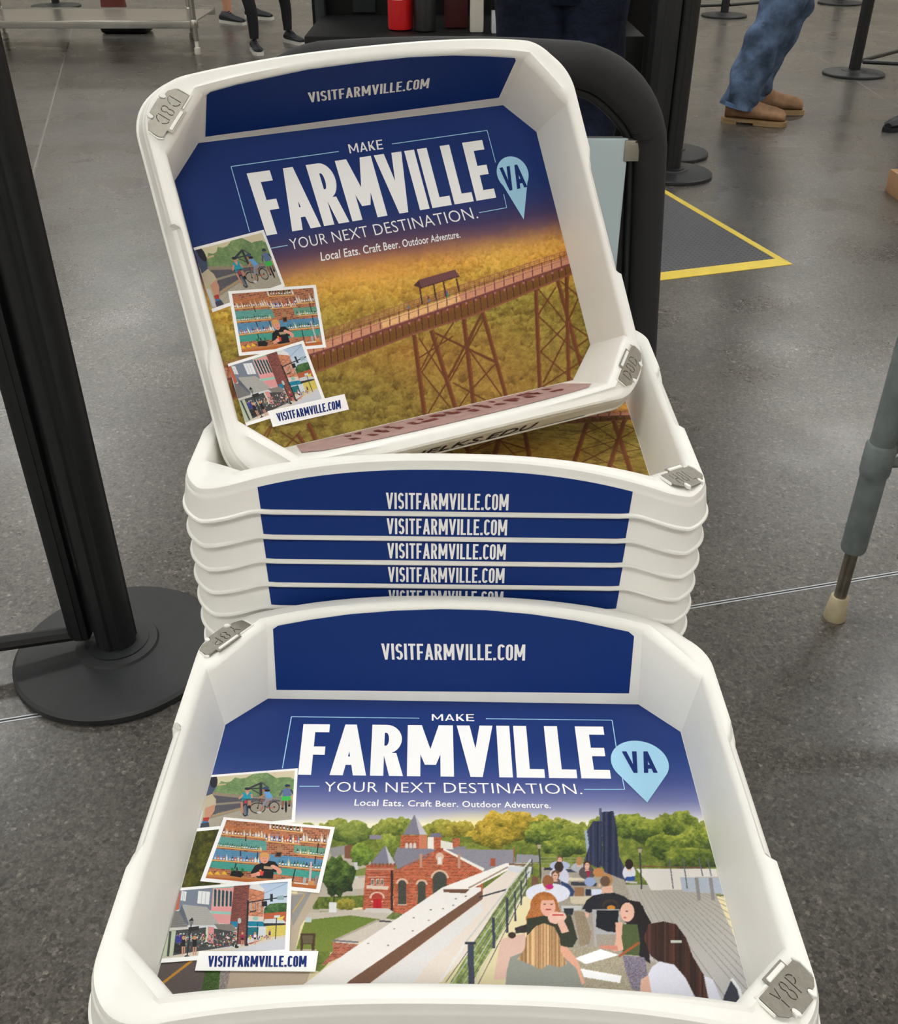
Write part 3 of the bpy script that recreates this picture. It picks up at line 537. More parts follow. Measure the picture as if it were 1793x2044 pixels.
# ------------------------------------------------------------------ three printed snapshots (picture coordinates follow the survey crops)
def paint_bikers():
    c = Canvas(0, 0, 1793, 1091, .5, (214, 200, 176)); c.grad_y([(0, (228, 208, 184)), (400, (206, 208, 160)), (1091, (170, 160, 140))])
    c.foliage([(280, 330), (450, 280), (480, 240), (560, 260), (640, 240), (700, 180), (780, 200), (860, 190), (980, 130), (1100, 100), (1200, 110), (1340, 190), (1420, 180), (1560, 180), (1660, 240), (1660, 520), (280, 460)], (92, 122, 84), (122, 150, 100), (166, 184, 124), 90, 201)
    c.grad([(280, 400), (520, 430), (1100, 480), (1660, 500), (1660, 900), (280, 1091)], (132, 128, 118), (160, 150, 134), 8)
    c.poly([(300, 400), (780, 460), (1400, 505), (1400, 560), (1000, 560), (780, 650), (420, 740), (300, 800)], (92, 90, 98), 16)
    c.line((330, 430), (780, 480), 50, (150, 136, 118), 20); c.line((780, 480), (1400, 520), 26, (150, 138, 122), 16); c.line((400, 600), (780, 570), 30, (150, 140, 124), 16); c.line((340, 780), (800, 670), 26, (176, 150, 112), 20)
    c.poly([(60, 1040), (300, 830), (800, 690), (1400, 620), (1560, 600), (1640, 860), (1640, 900), (1000, 850), (500, 820), (420, 1040)], (178, 170, 154), 12)
    for i in range(12): c.line((200 + i * 20, 1000 - i * 26), (1640, 880 - i * 18), 3, (144, 136, 124))
    c.poly([(1560, 470), (1660, 380), (1660, 860), (1610, 700)], (196, 168, 124), 16)
    c.line((900, 360), (1110, 265), 30, (64, 66, 74)); c.line((1110, 260), (1230, 350), 24, (84, 86, 92)); c.line((1100, 270), (1100, 470), 46, (56, 58, 64)); c.line((930, 360), (1090, 350), 16, (56, 58, 64)); c.line((1090, 440), (960, 370), 14, (60, 62, 68))
    # left rider
    c.poly([(200, 500), (270, 140), (370, 140), (420, 300), (330, 460), (300, 480)], (74, 84, 112), 8); c.ell(365, 240, 62, 104, (44, 44, 56), 5); c.line((420, 300), (560, 285), 22, (206, 176, 140))
    c.poly([(160, 640), (200, 490), (340, 440), (400, 520), (400, 620), (280, 660)], (196, 184, 158), 6); c.poly([(230, 660), (390, 600), (380, 700), (300, 820), (220, 820)], (200, 150, 124), 6)
    c.poly([(200, 810), (300, 800), (280, 870), (200, 860)], (178, 58, 52)); c.poly([(190, 860), (280, 866), (290, 920), (180, 920)], (54, 122, 176)); c.poly([(150, 900), (290, 880), (310, 1000), (130, 960)], (66, 72, 86)); c.line((150, 960), (300, 1000), 16, (50, 46, 50)); c.line((170, 700), (120, 960), 70, (206, 206, 210), 8)
    # three riders
    def wheel(x, y, rx, ry): c.ell(x, y, rx, ry, (30, 32, 38)); 
    for x, y, rx, ry, bg in ((1050, 660, 122, 86, (158, 150, 136)), (1308, 644, 84, 88, (160, 150, 136))): wheel(x, y, rx, ry); c.ell(x, y, rx - 14, ry - 14, bg, 14); c.ell(x, y, 14, 14, (40, 40, 46))
    c.line((1090, 500), (1050, 660), 12, (70, 60, 60)); c.line((1100, 540), (1250, 560), 12, (196, 84, 50)); c.line((1100, 560), (1200, 660), 12, (60, 60, 66)); c.line((1250, 550), (1200, 660), 12, (60, 60, 66)); c.line((1200, 660), (1308, 650), 10, (196, 84, 50))
    c.ell(855, 690, 50, 100, (36, 40, 48)); c.ell(855, 690, 34, 80, (120, 120, 116), 16); c.line((870, 620), (890, 780), 24, (52, 84, 120)); c.line((800, 560), (810, 740), 34, (196, 140, 116)); c.line((920, 540), (925, 640), 50, (190, 132, 110)); c.ell(920, 640, 26, 26, (30, 30, 36))
    c.line((865, 540), (860, 590), 30, (206, 50, 60)); c.poly([(800, 440), (860, 405), (930, 405), (970, 440), (965, 530), (880, 520), (800, 555)], (36, 156, 176), 8); c.line((820, 450), (760, 520), 30, (206, 150, 124)); c.line((950, 440), (965, 500), 30, (206, 150, 124)); c.poly([(860, 410), (925, 410), (885, 462)], (214, 160, 136)); c.ell(890, 378, 34, 36, (206, 146, 122)); c.ell(890, 358, 44, 22, (44, 52, 60)); c.line((770, 520), (960, 520), 8, (40, 40, 46))
    c.poly([(1140, 400), (1220, 390), (1290, 490), (1200, 520), (1150, 450)], (104, 166, 222), 6); c.poly([(1180, 510), (1290, 490), (1270, 540), (1180, 560), (1150, 640), (1110, 620)], (140, 144, 162), 6); c.line((1140, 630), (1090, 710), 26, (180, 120, 96)); c.ell(1075, 728, 40, 18, (196, 200, 206)); c.line((1170, 440), (1080, 500), 24, (190, 130, 104)); c.ell(1150, 378, 30, 34, (176, 120, 96)); c.ell(1200, 385, 44, 20, (44, 30, 28)); c.ell(1172, 350, 50, 22, (60, 84, 112))
    c.poly([(1440, 370), (1500, 345), (1560, 365), (1575, 470), (1440, 480)], (96, 116, 156), 8); c.line((1440, 380), (1390, 470), 30, (90, 94, 108)); c.line((1565, 370), (1610, 450), 26, (60, 66, 84)); c.poly([(1425, 480), (1565, 475), (1560, 540), (1420, 545)], (64, 190, 84), 6); c.line((1445, 545), (1435, 670), 34, (140, 96, 76)); c.line((1545, 540), (1540, 620), 30, (130, 90, 72)); c.ell(1490, 640, 18, 94, (30, 32, 38)); c.ell(1515, 312, 42, 24, (40, 60, 78)); c.ell(1525, 338, 22, 12, (150, 100, 84)); c.ell(1435, 668, 22, 14, (30, 30, 34)); c.ell(1540, 620, 20, 20, (30, 30, 34))
    return c
def paint_bar():
    c = Canvas(0, 0, 1793, 1089, .5, (150, 100, 76)); R = random.Random(9)
    c.bricks([(0, 0), (1793, 0), (1793, 1089), (0, 1089)], (166, 96, 64), (184, 140, 112), 26, 64, 12)
    tilt = .105
    def band(y0, y1, x0, x1, col, a):
        c.poly([(x0, y0 + x0 * tilt), (x1, y0 + x1 * tilt), (x1, y1 + x1 * tilt), (x0, y1 + x0 * tilt)], col, 16, a)
    band(90, 210, 250, 900, (206, 122, 62), .45); band(240, 360, 150, 850, (72, 176, 176), .75); band(400, 540, 120, 1650, (64, 150, 206), .78); band(560, 650, 90, 1600, (44, 170, 160), .8); band(250, 350, 1200, 1700, (84, 180, 160), .7)
    def shelf(x0, y0, x1, y1, bl=True, n=12, h=70, pal=0):
        PAL = [[(206, 196, 180), (150, 110, 80), (226, 216, 206), (110, 70, 50)], [(70, 110, 80), (36, 60, 50), (206, 200, 150), (60, 140, 120)], [(120, 150, 210), (206, 90, 60), (236, 226, 206), (40, 60, 110)], [(24, 40, 30), (40, 110, 70), (214, 210, 200), (30, 30, 34)]][pal]
        for i in range(n):
            x = x0 + 16 + (x1 - x0 - 32) * i / max(n - 1, 1); y = y0 + (y1 - y0) * (x - x0) / (x1 - x0); hh = h * R.uniform(.75, 1.1); col = R.choice(PAL); ww = R.uniform(20, 32)
            c.poly([(x - ww / 2, y), (x - ww / 2, y - hh * .6), (x - ww / 6, y - hh * .72), (x - ww / 6, y - hh), (x + ww / 6, y - hh), (x + ww / 6, y - hh * .72), (x + ww / 2, y - hh * .6), (x + ww / 2, y)], col, 14); c.poly([(x - ww / 2.4, y - hh * .15), (x - ww / 2.4, y - hh * .42), (x + ww / 2.4, y - hh * .42), (x + ww / 2.4, y - hh * .15)], R.choice([(240, 236, 226), (226, 200, 150), (206, 216, 226)]), 8)
            c.line((x + ww * .3, y - hh * .5), (x + ww * .3, y - 4), 3, (244, 244, 244))
        c.line((x0, y0 + 8), (x1, y1 + 8), 18, (226, 170, 104), 8); c.line((x0, y0 + 19), (x1, y1 + 19), 5, (130, 76, 44))
    shelf(880, 165, 1310, 210, n=10, h=84, pal=3); shelf(250, 230, 840, 285, n=16, h=80, pal=0); shelf(830, 318, 1272, 360, n=13, h=96, pal=2); shelf(1270, 325, 1645, 355, n=10, h=110, pal=0)
    shelf(190, 392, 790, 446, n=20, h=64, pal=1); shelf(1230, 482, 1600, 516, n=11, h=66, pal=1); shelf(140, 560, 760, 604, n=17, h=70, pal=2); shelf(1000, 636, 1570, 690, n=15, h=84, pal=1)
    for a, b in (((585, 260), (580, 330)), ((515, 450), (515, 520)), ((735, 470), (730, 560)), ((460, 610), (440, 680)), ((1510, 350), (1495, 480)), ((1475, 520), (1465, 620)), ((1215, 680), (1180, 840))): c.line(a, b, 14, (40, 44, 50))
    c.poly([(985, 400), (1065, 405), (1050, 465), (975, 462)], (176, 130, 92), 6); c.poly([(965, 462), (1050, 468), (1030, 536), (950, 530)], (120, 84, 60)); c.poly([(978, 474), (1036, 478), (1022, 522), (965, 518)], (40, 34, 34))
    # counter
    c.poly([(40, 790), (60, 740), (1540, 880), (1520, 960), (1480, 950)], (196, 130, 76), 10); c.poly([(40, 780), (400, 800), (900, 830), (1500, 900), (1470, 950), (800, 880), (40, 820)], (186, 104, 50), 10)
    for x in (130, 220, 310): c.poly([(x - 40, 750), (x + 40, 760), (x + 20, 728), (x, 710), (x - 20, 725)], (236, 186, 50), 8)
    c.poly([(380, 770), (400, 700), (530, 712), (560, 760), (520, 792)], (30, 28, 30), 4); c.ell(410, 690, 20, 24, (40, 120, 60)); c.ell(540, 700, 18, 30, (40, 120, 60)); c.ell(470, 690, 14, 30, (50, 70, 60))
    c.poly([(1380, 830), (1460, 840), (1450, 890), (1370, 880)], (214, 150, 90), 6); c.line((1340, 790), (1330, 860), 40, (176, 176, 180), 16); c.line((1420, 590), (1400, 840), 28, (196, 186, 190), 14); c.line((1490, 770), (1470, 880), 30, (150, 140, 140), 30); c.line((1200, 860), (1380, 880), 16, (222, 214, 206))
    # bartender
    c.poly([(640, 740), (700, 640), (800, 600), (880, 580), (960, 590), (1010, 660), (1035, 740), (940, 720), (930, 810), (740, 800), (690, 760)], (26, 26, 30), 4)
    c.line((1020, 700), (930, 650), 46, (230, 160, 140)); c.line((650, 770), (760, 740), 44, (226, 156, 132)); c.ell(1010, 718, 34, 34, (230, 160, 140)); c.ell(745, 745, 28, 28, (232, 166, 146)); c.ell(925, 655, 28, 26, (232, 170, 150))
    c.ell(820, 530, 68, 58, (214, 150, 84), 14); c.ell(822, 558, 52, 56, (228, 158, 134), 5); c.ell(822, 500, 62, 28, (220, 160, 92), 12); c.line((800, 545), (816, 548), 5, (90, 50, 40)); c.line((834, 545), (850, 542), 5, (90, 50, 40)); c.line((812, 588), (846, 582), 8, (190, 84, 80))
    c.poly([(815, 645), (925, 655), (920, 690), (812, 680)], (190, 160, 130), 10); c.poly([(760, 712), (815, 712), (800, 768), (768, 766)], (226, 74, 70)); c.ell(770, 704, 16, 14, (240, 150, 60))
    return c
def paint_street():
    c = Canvas(0, 0, 1793, 1237, .5, (186, 206, 226)); c.grad_y([(0, (170, 196, 226)), (500, (214, 222, 232)), (1237, (200, 196, 190))]); R = random.Random(3)
    c.foliage([(1340, 460), (1350, 400), (1420, 350), (1520, 340), (1640, 340), (1640, 470), (1340, 480)], (34, 66, 40), (72, 110, 60), (120, 156, 90), 40, 301)
    c.poly([(1340, 470), (1640, 445), (1640, 720), (1340, 600)], (186, 96, 60), 10)
    c.poly([(230, 440), (270, 200), (330, 180), (300, 420)], (196, 104, 76), 12); c.poly([(320, 170), (400, 130), (560, 130), (720, 120), (690, 440), (620, 400), (360, 360), (290, 430)], (124, 134, 150), 4)
    for x0, y0, x1, y1 in ((330, 190, 390, 320), (535, 190, 680, 360)): c.poly([(x0, y0), (x1, y0 + 12), (x1 - 14, y1), (x0 - 14, y1 - 14)], (236, 238, 240)); [c.line((x0 + (x1 - x0) * t_, y0), (x0 + (x1 - x0) * t_ - 14, y1), 5, (160, 170, 180)) for t_ in (.33, .66)]
    c.poly([(720, 120), (975, 100), (955, 480), (690, 440)], (232, 160, 160), 6); c.poly([(715, 125), (975, 105), (972, 150), (712, 165)], (150, 196, 176), 8); c.poly([(690, 440), (950, 450), (945, 486), (692, 472)], (150, 204, 190), 5); c.poly([(700, 474), (945, 486), (925, 600), (760, 590)], (226, 158, 158), 5)
    for i in range(5):
        x = 742 + i * 48; c.poly([(x - 16, 380), (x - 12, 180 + i * 6), (x + 2, 166 + i * 6), (x + 18, 182 + i * 6), (x + 10, 385)], (44, 76, 84), 10); c.line((x - 22, 385), (x - 16, 180), 7, (176, 214, 196))
    c.bricks([(975, 120), (1170, 100), (1150, 330), (1120, 850), (1000, 850), (1010, 640), (925, 600)], (116, 60, 56), (150, 98, 88), 14, 40, 8)
    c.bricks([(1160, 160), (1350, 200), (1340, 420), (1330, 570), (1150, 500)], (196, 122, 88), (214, 150, 120), 16, 44, 8); c.poly([(1180, 120), (1260, 90), (1350, 170), (1340, 200), (1170, 160)], (232, 232, 230), 6)
    for x in (1185, 1240, 1295): c.line((x, 320), (x, 450), 18, (210, 206, 200)); c.line((x, 330), (x, 440), 8, (90, 80, 80))
    c.poly([(1150, 500), (1330, 510), (1330, 570), (1150, 560)], (226, 206, 196), 4); c.ell(1240, 530, 36, 26, (150, 196, 180))
    c.poly([(925, 570), (1020, 570), (1010, 640), (985, 640)], (20, 134, 176), 6); c.poly([(1150, 565), (1330, 570), (1395, 630), (1150, 628)], (20, 130, 160), 6); c.poly([(1140, 640), (1280, 640), (1270, 760), (1140, 770)], (28, 112, 124), 14)
    c.poly([(1350, 540), (1560, 530), (1620, 585), (1570, 620), (1340, 600)], (206, 210, 214), 8); c.poly([(1340, 590), (1600, 590), (1600, 625), (1340, 625)], (50, 50, 56)); c.poly([(1370, 625), (1620, 610), (1620, 740), (1370, 770)], (214, 196, 96), 30); c.poly([(1480, 530), (1600, 500), (1560, 560)], (232, 206, 90))
    c.poly([(340, 360), (640, 390), (800, 615), (400, 620)], (176, 174, 170), 10); c.poly([(335, 365), (290, 450), (400, 620), (420, 600)], (96, 104, 116), 10)
    for i in range(9): c.line((350 + i * 4, 385 + i * 26), (650 + i * 17, 400 + i * 25), 2, (150, 148, 146))
    c.poly([(225, 430), (290, 440), (410, 640), (150, 680)], (130, 128, 128), 12); [c.line((225 - i * 8, 450 + i * 26), (300 + i * 14, 460 + i * 22), 5, (96, 94, 96)) for i in range(8)]; c.poly([(150, 650), (410, 635), (400, 665), (160, 690)], (206, 204, 198), 20)
    c.poly([(730, 600), (950, 600), (1020, 685), (800, 700)], (140, 134, 128), 10); [c.line((745 + i * 26, 605), (810 + i * 24, 695), 4, (100, 96, 94)) for i in range(8)]
    c.poly([(110, 690), (400, 665), (640, 640), (1000, 700), (1000, 860), (200, 1000), (90, 1000)], (70, 72, 74), 26); c.poly([(120, 690), (260, 680), (220, 1000), (80, 1030)], (186, 196, 170), 8); c.line((190, 690), (160, 1000), 30, (70, 76, 74)); c.poly([(630, 640), (660, 640), (650, 820), (620, 820)], (206, 216, 190)); c.poly([(655, 630), (730, 640), (720, 840), (650, 830)], (222, 150, 150), 8)
    c.poly([(80, 1030), (240, 985), (560, 930), (1000, 890), (1320, 780), (1620, 735), (1620, 760), (1330, 830), (1000, 910), (560, 1010), (80, 1050)], (216, 206, 190), 8); c.poly([(1100, 850), (1340, 790), (1600, 750), (1340, 790), (1180, 850)], (176, 96, 84), 6); c.poly([(1000, 915), (1330, 835), (1620, 770), (1620, 920), (1000, 925)], (206, 208, 216), 5)
    for i in range(260):
        x = R.uniform(270, 1010); y = R.uniform(720, 890) - (x - 270) * .02; c.ell(x, y, R.uniform(5, 13), R.uniform(5, 13), R.choice([(60, 110, 100), (226, 150, 160), (200, 160, 90), (226, 226, 220), (50, 60, 110), (120, 150, 130), (150, 60, 70), (40, 44, 46), (214, 120, 110), (150, 190, 190)]), 10)
    for i in range(60): c.ell(R.uniform(1150, 1400), R.uniform(740, 790), 8, 8, R.choice([(196, 40, 110), (160, 170, 60), (90, 60, 150), (226, 206, 60)]), 8)
    for i in range(6): c.line((262 + i * 16, 740), (258 + i * 16, 830), 12, (48, 56, 150), 20)
    for i in range(7): c.line((250 + i * 14, 840), (246 + i * 14, 960), 9, (24, 24, 28), 10)
    for x, y, top, s in ((352, 790, (30, 30, 34), 1.1), (490, 790, (30, 30, 34), 1.15), (1078, 730, (170, 40, 80), .85), (1235, 730, (232, 226, 240), .75), (1415, 690, (110, 70, 130), .6)):
        c.line((x, y), (x - 2, y + 80 * s), 44 * s, top, 6); c.ell(x, y - 18 * s, 17 * s, 22 * s, (206, 150, 100)); c.line((x - 12 * s, y + 80 * s), (x - 14 * s, y + 170 * s), 14 * s, (206, 150, 124)); c.line((x + 12 * s, y + 80 * s), (x + 10 * s, y + 165 * s), 14 * s, (206, 150, 124)); c.line((x - 20 * s, y + 60 * s), (x + 18 * s, y + 64 * s), 30 * s, (34, 32, 38))
    for a, b, w_ in (((455, 540), (395, 1000), 14), ((1040, 540), (1008, 880), 12), ((1148, 310), (1128, 860), 22), ((1500, 520), (1485, 785), 10), ((1265, 580), (1262, 800), 8)): c.line(a, b, w_, (34, 42, 48))
    c.line((1140, 335), (1640, 258), 14, (34, 44, 60)); c.line((1150, 310), (1640, 90), 3, (80, 90, 110)); c.line((1180, 110), (1640, 85), 4, (60, 66, 80)); c.poly([(1318, 320), (1382, 318), (1384, 382), (1318, 384)], (30, 36, 44)); c.poly([(1420, 230), (1455, 228), (1455, 325), (1420, 325)], (40, 46, 52)); c.poly([(1510, 255), (1590, 245), (1590, 300), (1510, 305)], (150, 176, 184)); c.poly([(1170, 440), (1250, 430), (1250, 446), (1170, 456)], (50, 60, 60))
    c.poly([(420, 560), (470, 545), (475, 600), (430, 610)], (120, 126, 120)); c.poly([(415, 560), (460, 520), (480, 560)], (30, 40, 44)); c.ell(1042, 560, 22, 34, (190, 200, 200)); c.poly([(415, 640), (545, 625), (540, 675), (410, 690)], (44, 44, 44)); c.ell(395, 1002, 34, 16, (30, 36, 40)); c.ell(1008, 884, 26, 14, (30, 36, 40)); c.ell(1128, 858, 26, 12, (30, 36, 40)); c.poly([(1470, 495), (1545, 490), (1540, 520), (1468, 525)], (214, 222, 222))
    return c

# ================================================================== TRAYS
FA, FB, FC1, FC2 = .2096, .1626, .0340, .0358      # floor octagon: half sizes and corner cuts
RA, RC1, RC2, RIM = .2200, .0464, .0457, .0653     # rim inner edge, rim height
SL = .2155                                         # slope of the end walls
def arch(x, y=-1.0): return (.0395 if y < 0 else .0340) * max(0.0, 1 - (abs(x) / .215) ** 2.4)
def sst(a, b, x):
    t = min(max((x - a) / (b - a), 0), 1); return t * t * (3 - 2 * t)
def skirt_z(x, y):
    low = RIM + arch(x, y) - .0305
    if abs(y) < .15: return low
    q = sst(.150, .176, abs(x)); return .0530 * (1 - q) + low * q

def ring_params():
    side = [-1, -.85, -.7, -.55, -.44, -.41, -.38, -.35, -.2, 0, .2, .35, .38, .41, .44, .55, .7, .85]
    end = sorted([-1, -.965, -.93, -.895, -.86, -.825, -.79, -.7, -.6, -.5, -.4, -.3, -.2, -.1, 0, .1, .2, .3, .4, .5, .6, .7, .79, .825, .86, .895, .93, .965])
    cor = [i / 16 for i in range(16)]
    L = []
    L += [('side', 1, t) for t in side] + [('cor', (1, 1), t) for t in cor] + [('end', 1, -t) for t in end]
    L += [('cor', (-1, 1), t) for t in cor] + [('side', -1, -t) for t in side] + [('cor', (-1, -1), t) for t in cor]
    L += [('end', -1, t) for t in end] + [('cor', (1, -1), t) for t in cor]
    return L
RP = ring_params()
def oct_pt(p, a, b, c1, c2):
    k, s, t = p
    if k == 'side': return s * a, t * (b - c2)
    if k == 'end': return t * (a - c1), s * b
    P0, P1 = (s[0] * a, s[1] * (b - c2)), (s[0] * (a - c1), s[1] * b)
    if s[0] * s[1] < 0: P0, P1 = P1, P0
    return P0[0] + (P1[0] - P0[0]) * t, P0[1] + (P1[1] - P0[1]) * t
def rr_pt(p, A, B, r):
    """rounded rectangle; the two corners that carry a plate are tighter"""
    def rc(sx, sy): return r if sx * sy < 0 else r + .007
    k, s, t = p; q = (t + 1) / 2 if k != 'cor' else 0
    if k == 'side':
        y0 = -(B - rc(s, -1)); y1 = B - rc(s, 1); return s * A, y0 + (y1 - y0) * q
    if k == 'end':
        x0 = -(A - rc(-1, s)); x1 = A - rc(1, s); return x0 + (x1 - x0) * q, s * B
    a = t * math.pi / 2; r = rc(*s)
    if s[0] * s[1] < 0: a = math.pi / 2 - a
    return s[0] * (A - r + r * math.cos(a)), s[1] * (B - r + r * math.sin(a))

def tray_mesh():
    V = []; F = []; n = len(RP)
    def inner(z_of, off):            # ring on the basin wall
        row = []
        for p in RP:
            x0, y0 = oct_pt(p, RA, .1767, RC1, RC2); z = z_of(x0, y0); q = z / RIM
            a = FA + (RA - FA) * q + off; b = FB + SL * z + off; c1 = FC1 + (RC1 - FC1) * min(q, 1.2); c2 = FC2 + (RC2 - FC2) * min(q, 1.2)
            x, y = oct_pt(p, a, b, c1 - off * .586, c2 - off * .586); row.append((x, y, z))
        V.extend(row)
    def outer(A, B, r, dz, bottom=False, step=0, base=None):
        row = []
        for p in RP:
            x, y = rr_pt(p, A, B, r)
            if step and p[0] == 'side': x -= p[1] * step * (1 - sst(.0600, .0640, abs(y)))
            z = (skirt_z(x, y) if bottom else RIM + arch(x, y)) + dz; row.append((x, y, z))
        V.extend(row)
    inner(lambda x, y: 0.0, 0)
    inner(lambda x, y: (RIM + arch(x, y)) * .5, 0)
    inner(lambda x, y: RIM + arch(x, y) - .0060, 0)
    inner(lambda x, y: RIM + arch(x, y) - .0032, .0005)
    inner(lambda x, y: RIM + arch(x, y) - .0011, .0018)
    inner(lambda x, y: RIM + arch(x, y), .0046)
    V0 = V[-n:]; outer(.2300, .1965, .0465, .0003, step=.0052); V1 = V[-n:]; del V[-n:]
    for q in (.2, .4, .6, .8):             # the flat of the rim follows the bow of the end walls
        V.extend([(a[0] + (b[0] - a[0]) * q, a[1] + (b[1] - a[1]) * q, RIM + arch(a[0] + (b[0] - a[0]) * q, a[1]) + .0003) for a, b in zip(V0, V1)])
    V.extend(V1)
    outer(.2328, .1988, .0475, -.0012, step=.0068)
    outer(.2340, .1998, .0480, -.0042, step=.0068)
    outer(.2342, .2001, .0480, -.0066, step=.0056)
    outer(.2351, .2010, .0485, -.0078, step=.0040)
    outer(.2354, .2014, .0486, -.0100, step=.0022)
    outer(.2374, .2064, .0495, .0040, bottom=True)
    outer(.2388, .2080, .0505, .0030, bottom=True)
    outer(.2393, .2085, .0508, .0015, bottom=True)
    outer(.2386, .2078, .0503, .0000, bottom=True)
    outer(.2358, .2048, .0487, .0008, bottom=True)
    outer(.2336, .1990, .0475, -.0120)
    inner(lambda x, y: RIM + arch(x, y) - .0060, .0085)
    inner(lambda x, y: RIM + arch(x, y) - .0075, .0026)
    inner(lambda x, y: -.0030, .0024)
    m = len(V) // n
    for j in range(m - 1):
        for i in range(n):
            k = (i + 1) % n; F.append((j * n + i, j * n + k, (j + 1) * n + k, (j + 1) * n + i))
    F = [f[::-1] for f in F]
    F.append(tuple(range(n))); F.append(tuple((m - 1) * n + i for i in range(n))[::-1])
    return V, F

TV, TF = tray_mesh()
# outward normals: flip everything once if the basin floor faces down
tray_body0 = mesh_obj('tray_body', TV, TF, TRAY, None, 32)
bm = bmesh.new(); bm.from_mesh(tray_body0.data); bmesh.ops.recalc_face_normals(bm, faces=bm.faces); bm.to_mesh(tray_body0.data); bm.free()
tray_body0.data.polygons.foreach_set('use_smooth', [True] * len(tray_body0.data.polygons)); tray_body0.data.set_sharp_from_angle(angle=math.radians(32))

# ---- measured poses (tray frame -> hall), each about the camera by its own distance factor
POSE = {
    'A': ([[.99985, .00504, .0166], [-.00528, .99988, .01424], [-.01652, -.01432, .99976]], (.00327, .52124, .63407), .98),
    'B': ([[.90991, -.25078, .33042], [.41419, .50566, -.75681], [.02272, .82548, .56398]], (-.0574, 1.04841, .92481), .985),
    'C': ([[.99991, .00247, .01296], [-.00248, 1.0, .00065], [-.01296, -.00068, .99992]], (-.00364, .91521, .77376), 1.02)}
def pose(k, drop=0.0):
    M, T, s = POSE[k]; M = Matrix(M); T = CAM + (Vector(T) - CAM) * s
    return Matrix.Translation(T - M.col[2] * drop * s) @ M.to_4x4() @ Matrix.Scale(s, 4)
PU, PV = 896.5, 1022.0
_cp, _sp = math.cos(PITCH), math.sin(PITCH)
def ray(px, py):
    x, y = (px - PU) / FPX, (py - PV) / FPX; return Vector((x, _cp - y * _sp, -_sp - y * _cp))
def on_plane(k, px, py, P0, N):
    """a surveyed point of the photograph, carried onto a plane of tray k (tray frame)"""
    W = pose(k).inverted(); o = W @ CAM; d = W.to_3x3() @ ray(px, py); P0, N = Vector(P0), Vector(N)
    return o + d * ((P0 - o).dot(N) / d.dot(N))
def on_floor(k, px, py, z=0.0): return on_plane(k, px, py, (0, 0, z), (0, 0, 1))
FARN = Vector((0, -1, SL)).normalized(); NEARN = Vector((0, 1, SL)).normalized()
def on_far(k, px, py): return on_plane(k, px, py, Vector((0, FB, 0)) + FARN * .0006, FARN)
def picture_xy(k, P):
    """tray floor points (N,3) -> picture coordinates of the surveyed print"""
    M4 = np.array(pose(k)); W = P @ M4[:3, :3].T + M4[:3, 3] - np.array(CAM); zc = W[:, 1] * _cp - W[:, 2] * _sp; yc = -W[:, 1] * _sp - W[:, 2] * _cp
    return PU + FPX * W[:, 0] / zc, PV + FPX * yc / zc

# ---- mapping of flat unit-square artwork onto four surveyed corners
def homog(quad):
    src = [(0, 1), (1, 1), (1, 0), (0, 0)]; A = []; b = []
    for (u, v), (x, y) in zip(src, quad):
        A += [[u, v, 1, 0, 0, 0, -u * x, -v * x], [0, 0, 0, u, v, 1, -u * y, -v * y]]; b += [x, y]
    h = np.linalg.solve(np.array(A, float), np.array(b, float)); H = np.append(h, 1).reshape(3, 3)
    def f(u, v): q = H @ np.array([u, v, 1.0]); return q[0] / q[2], q[1] / q[2]
    return f
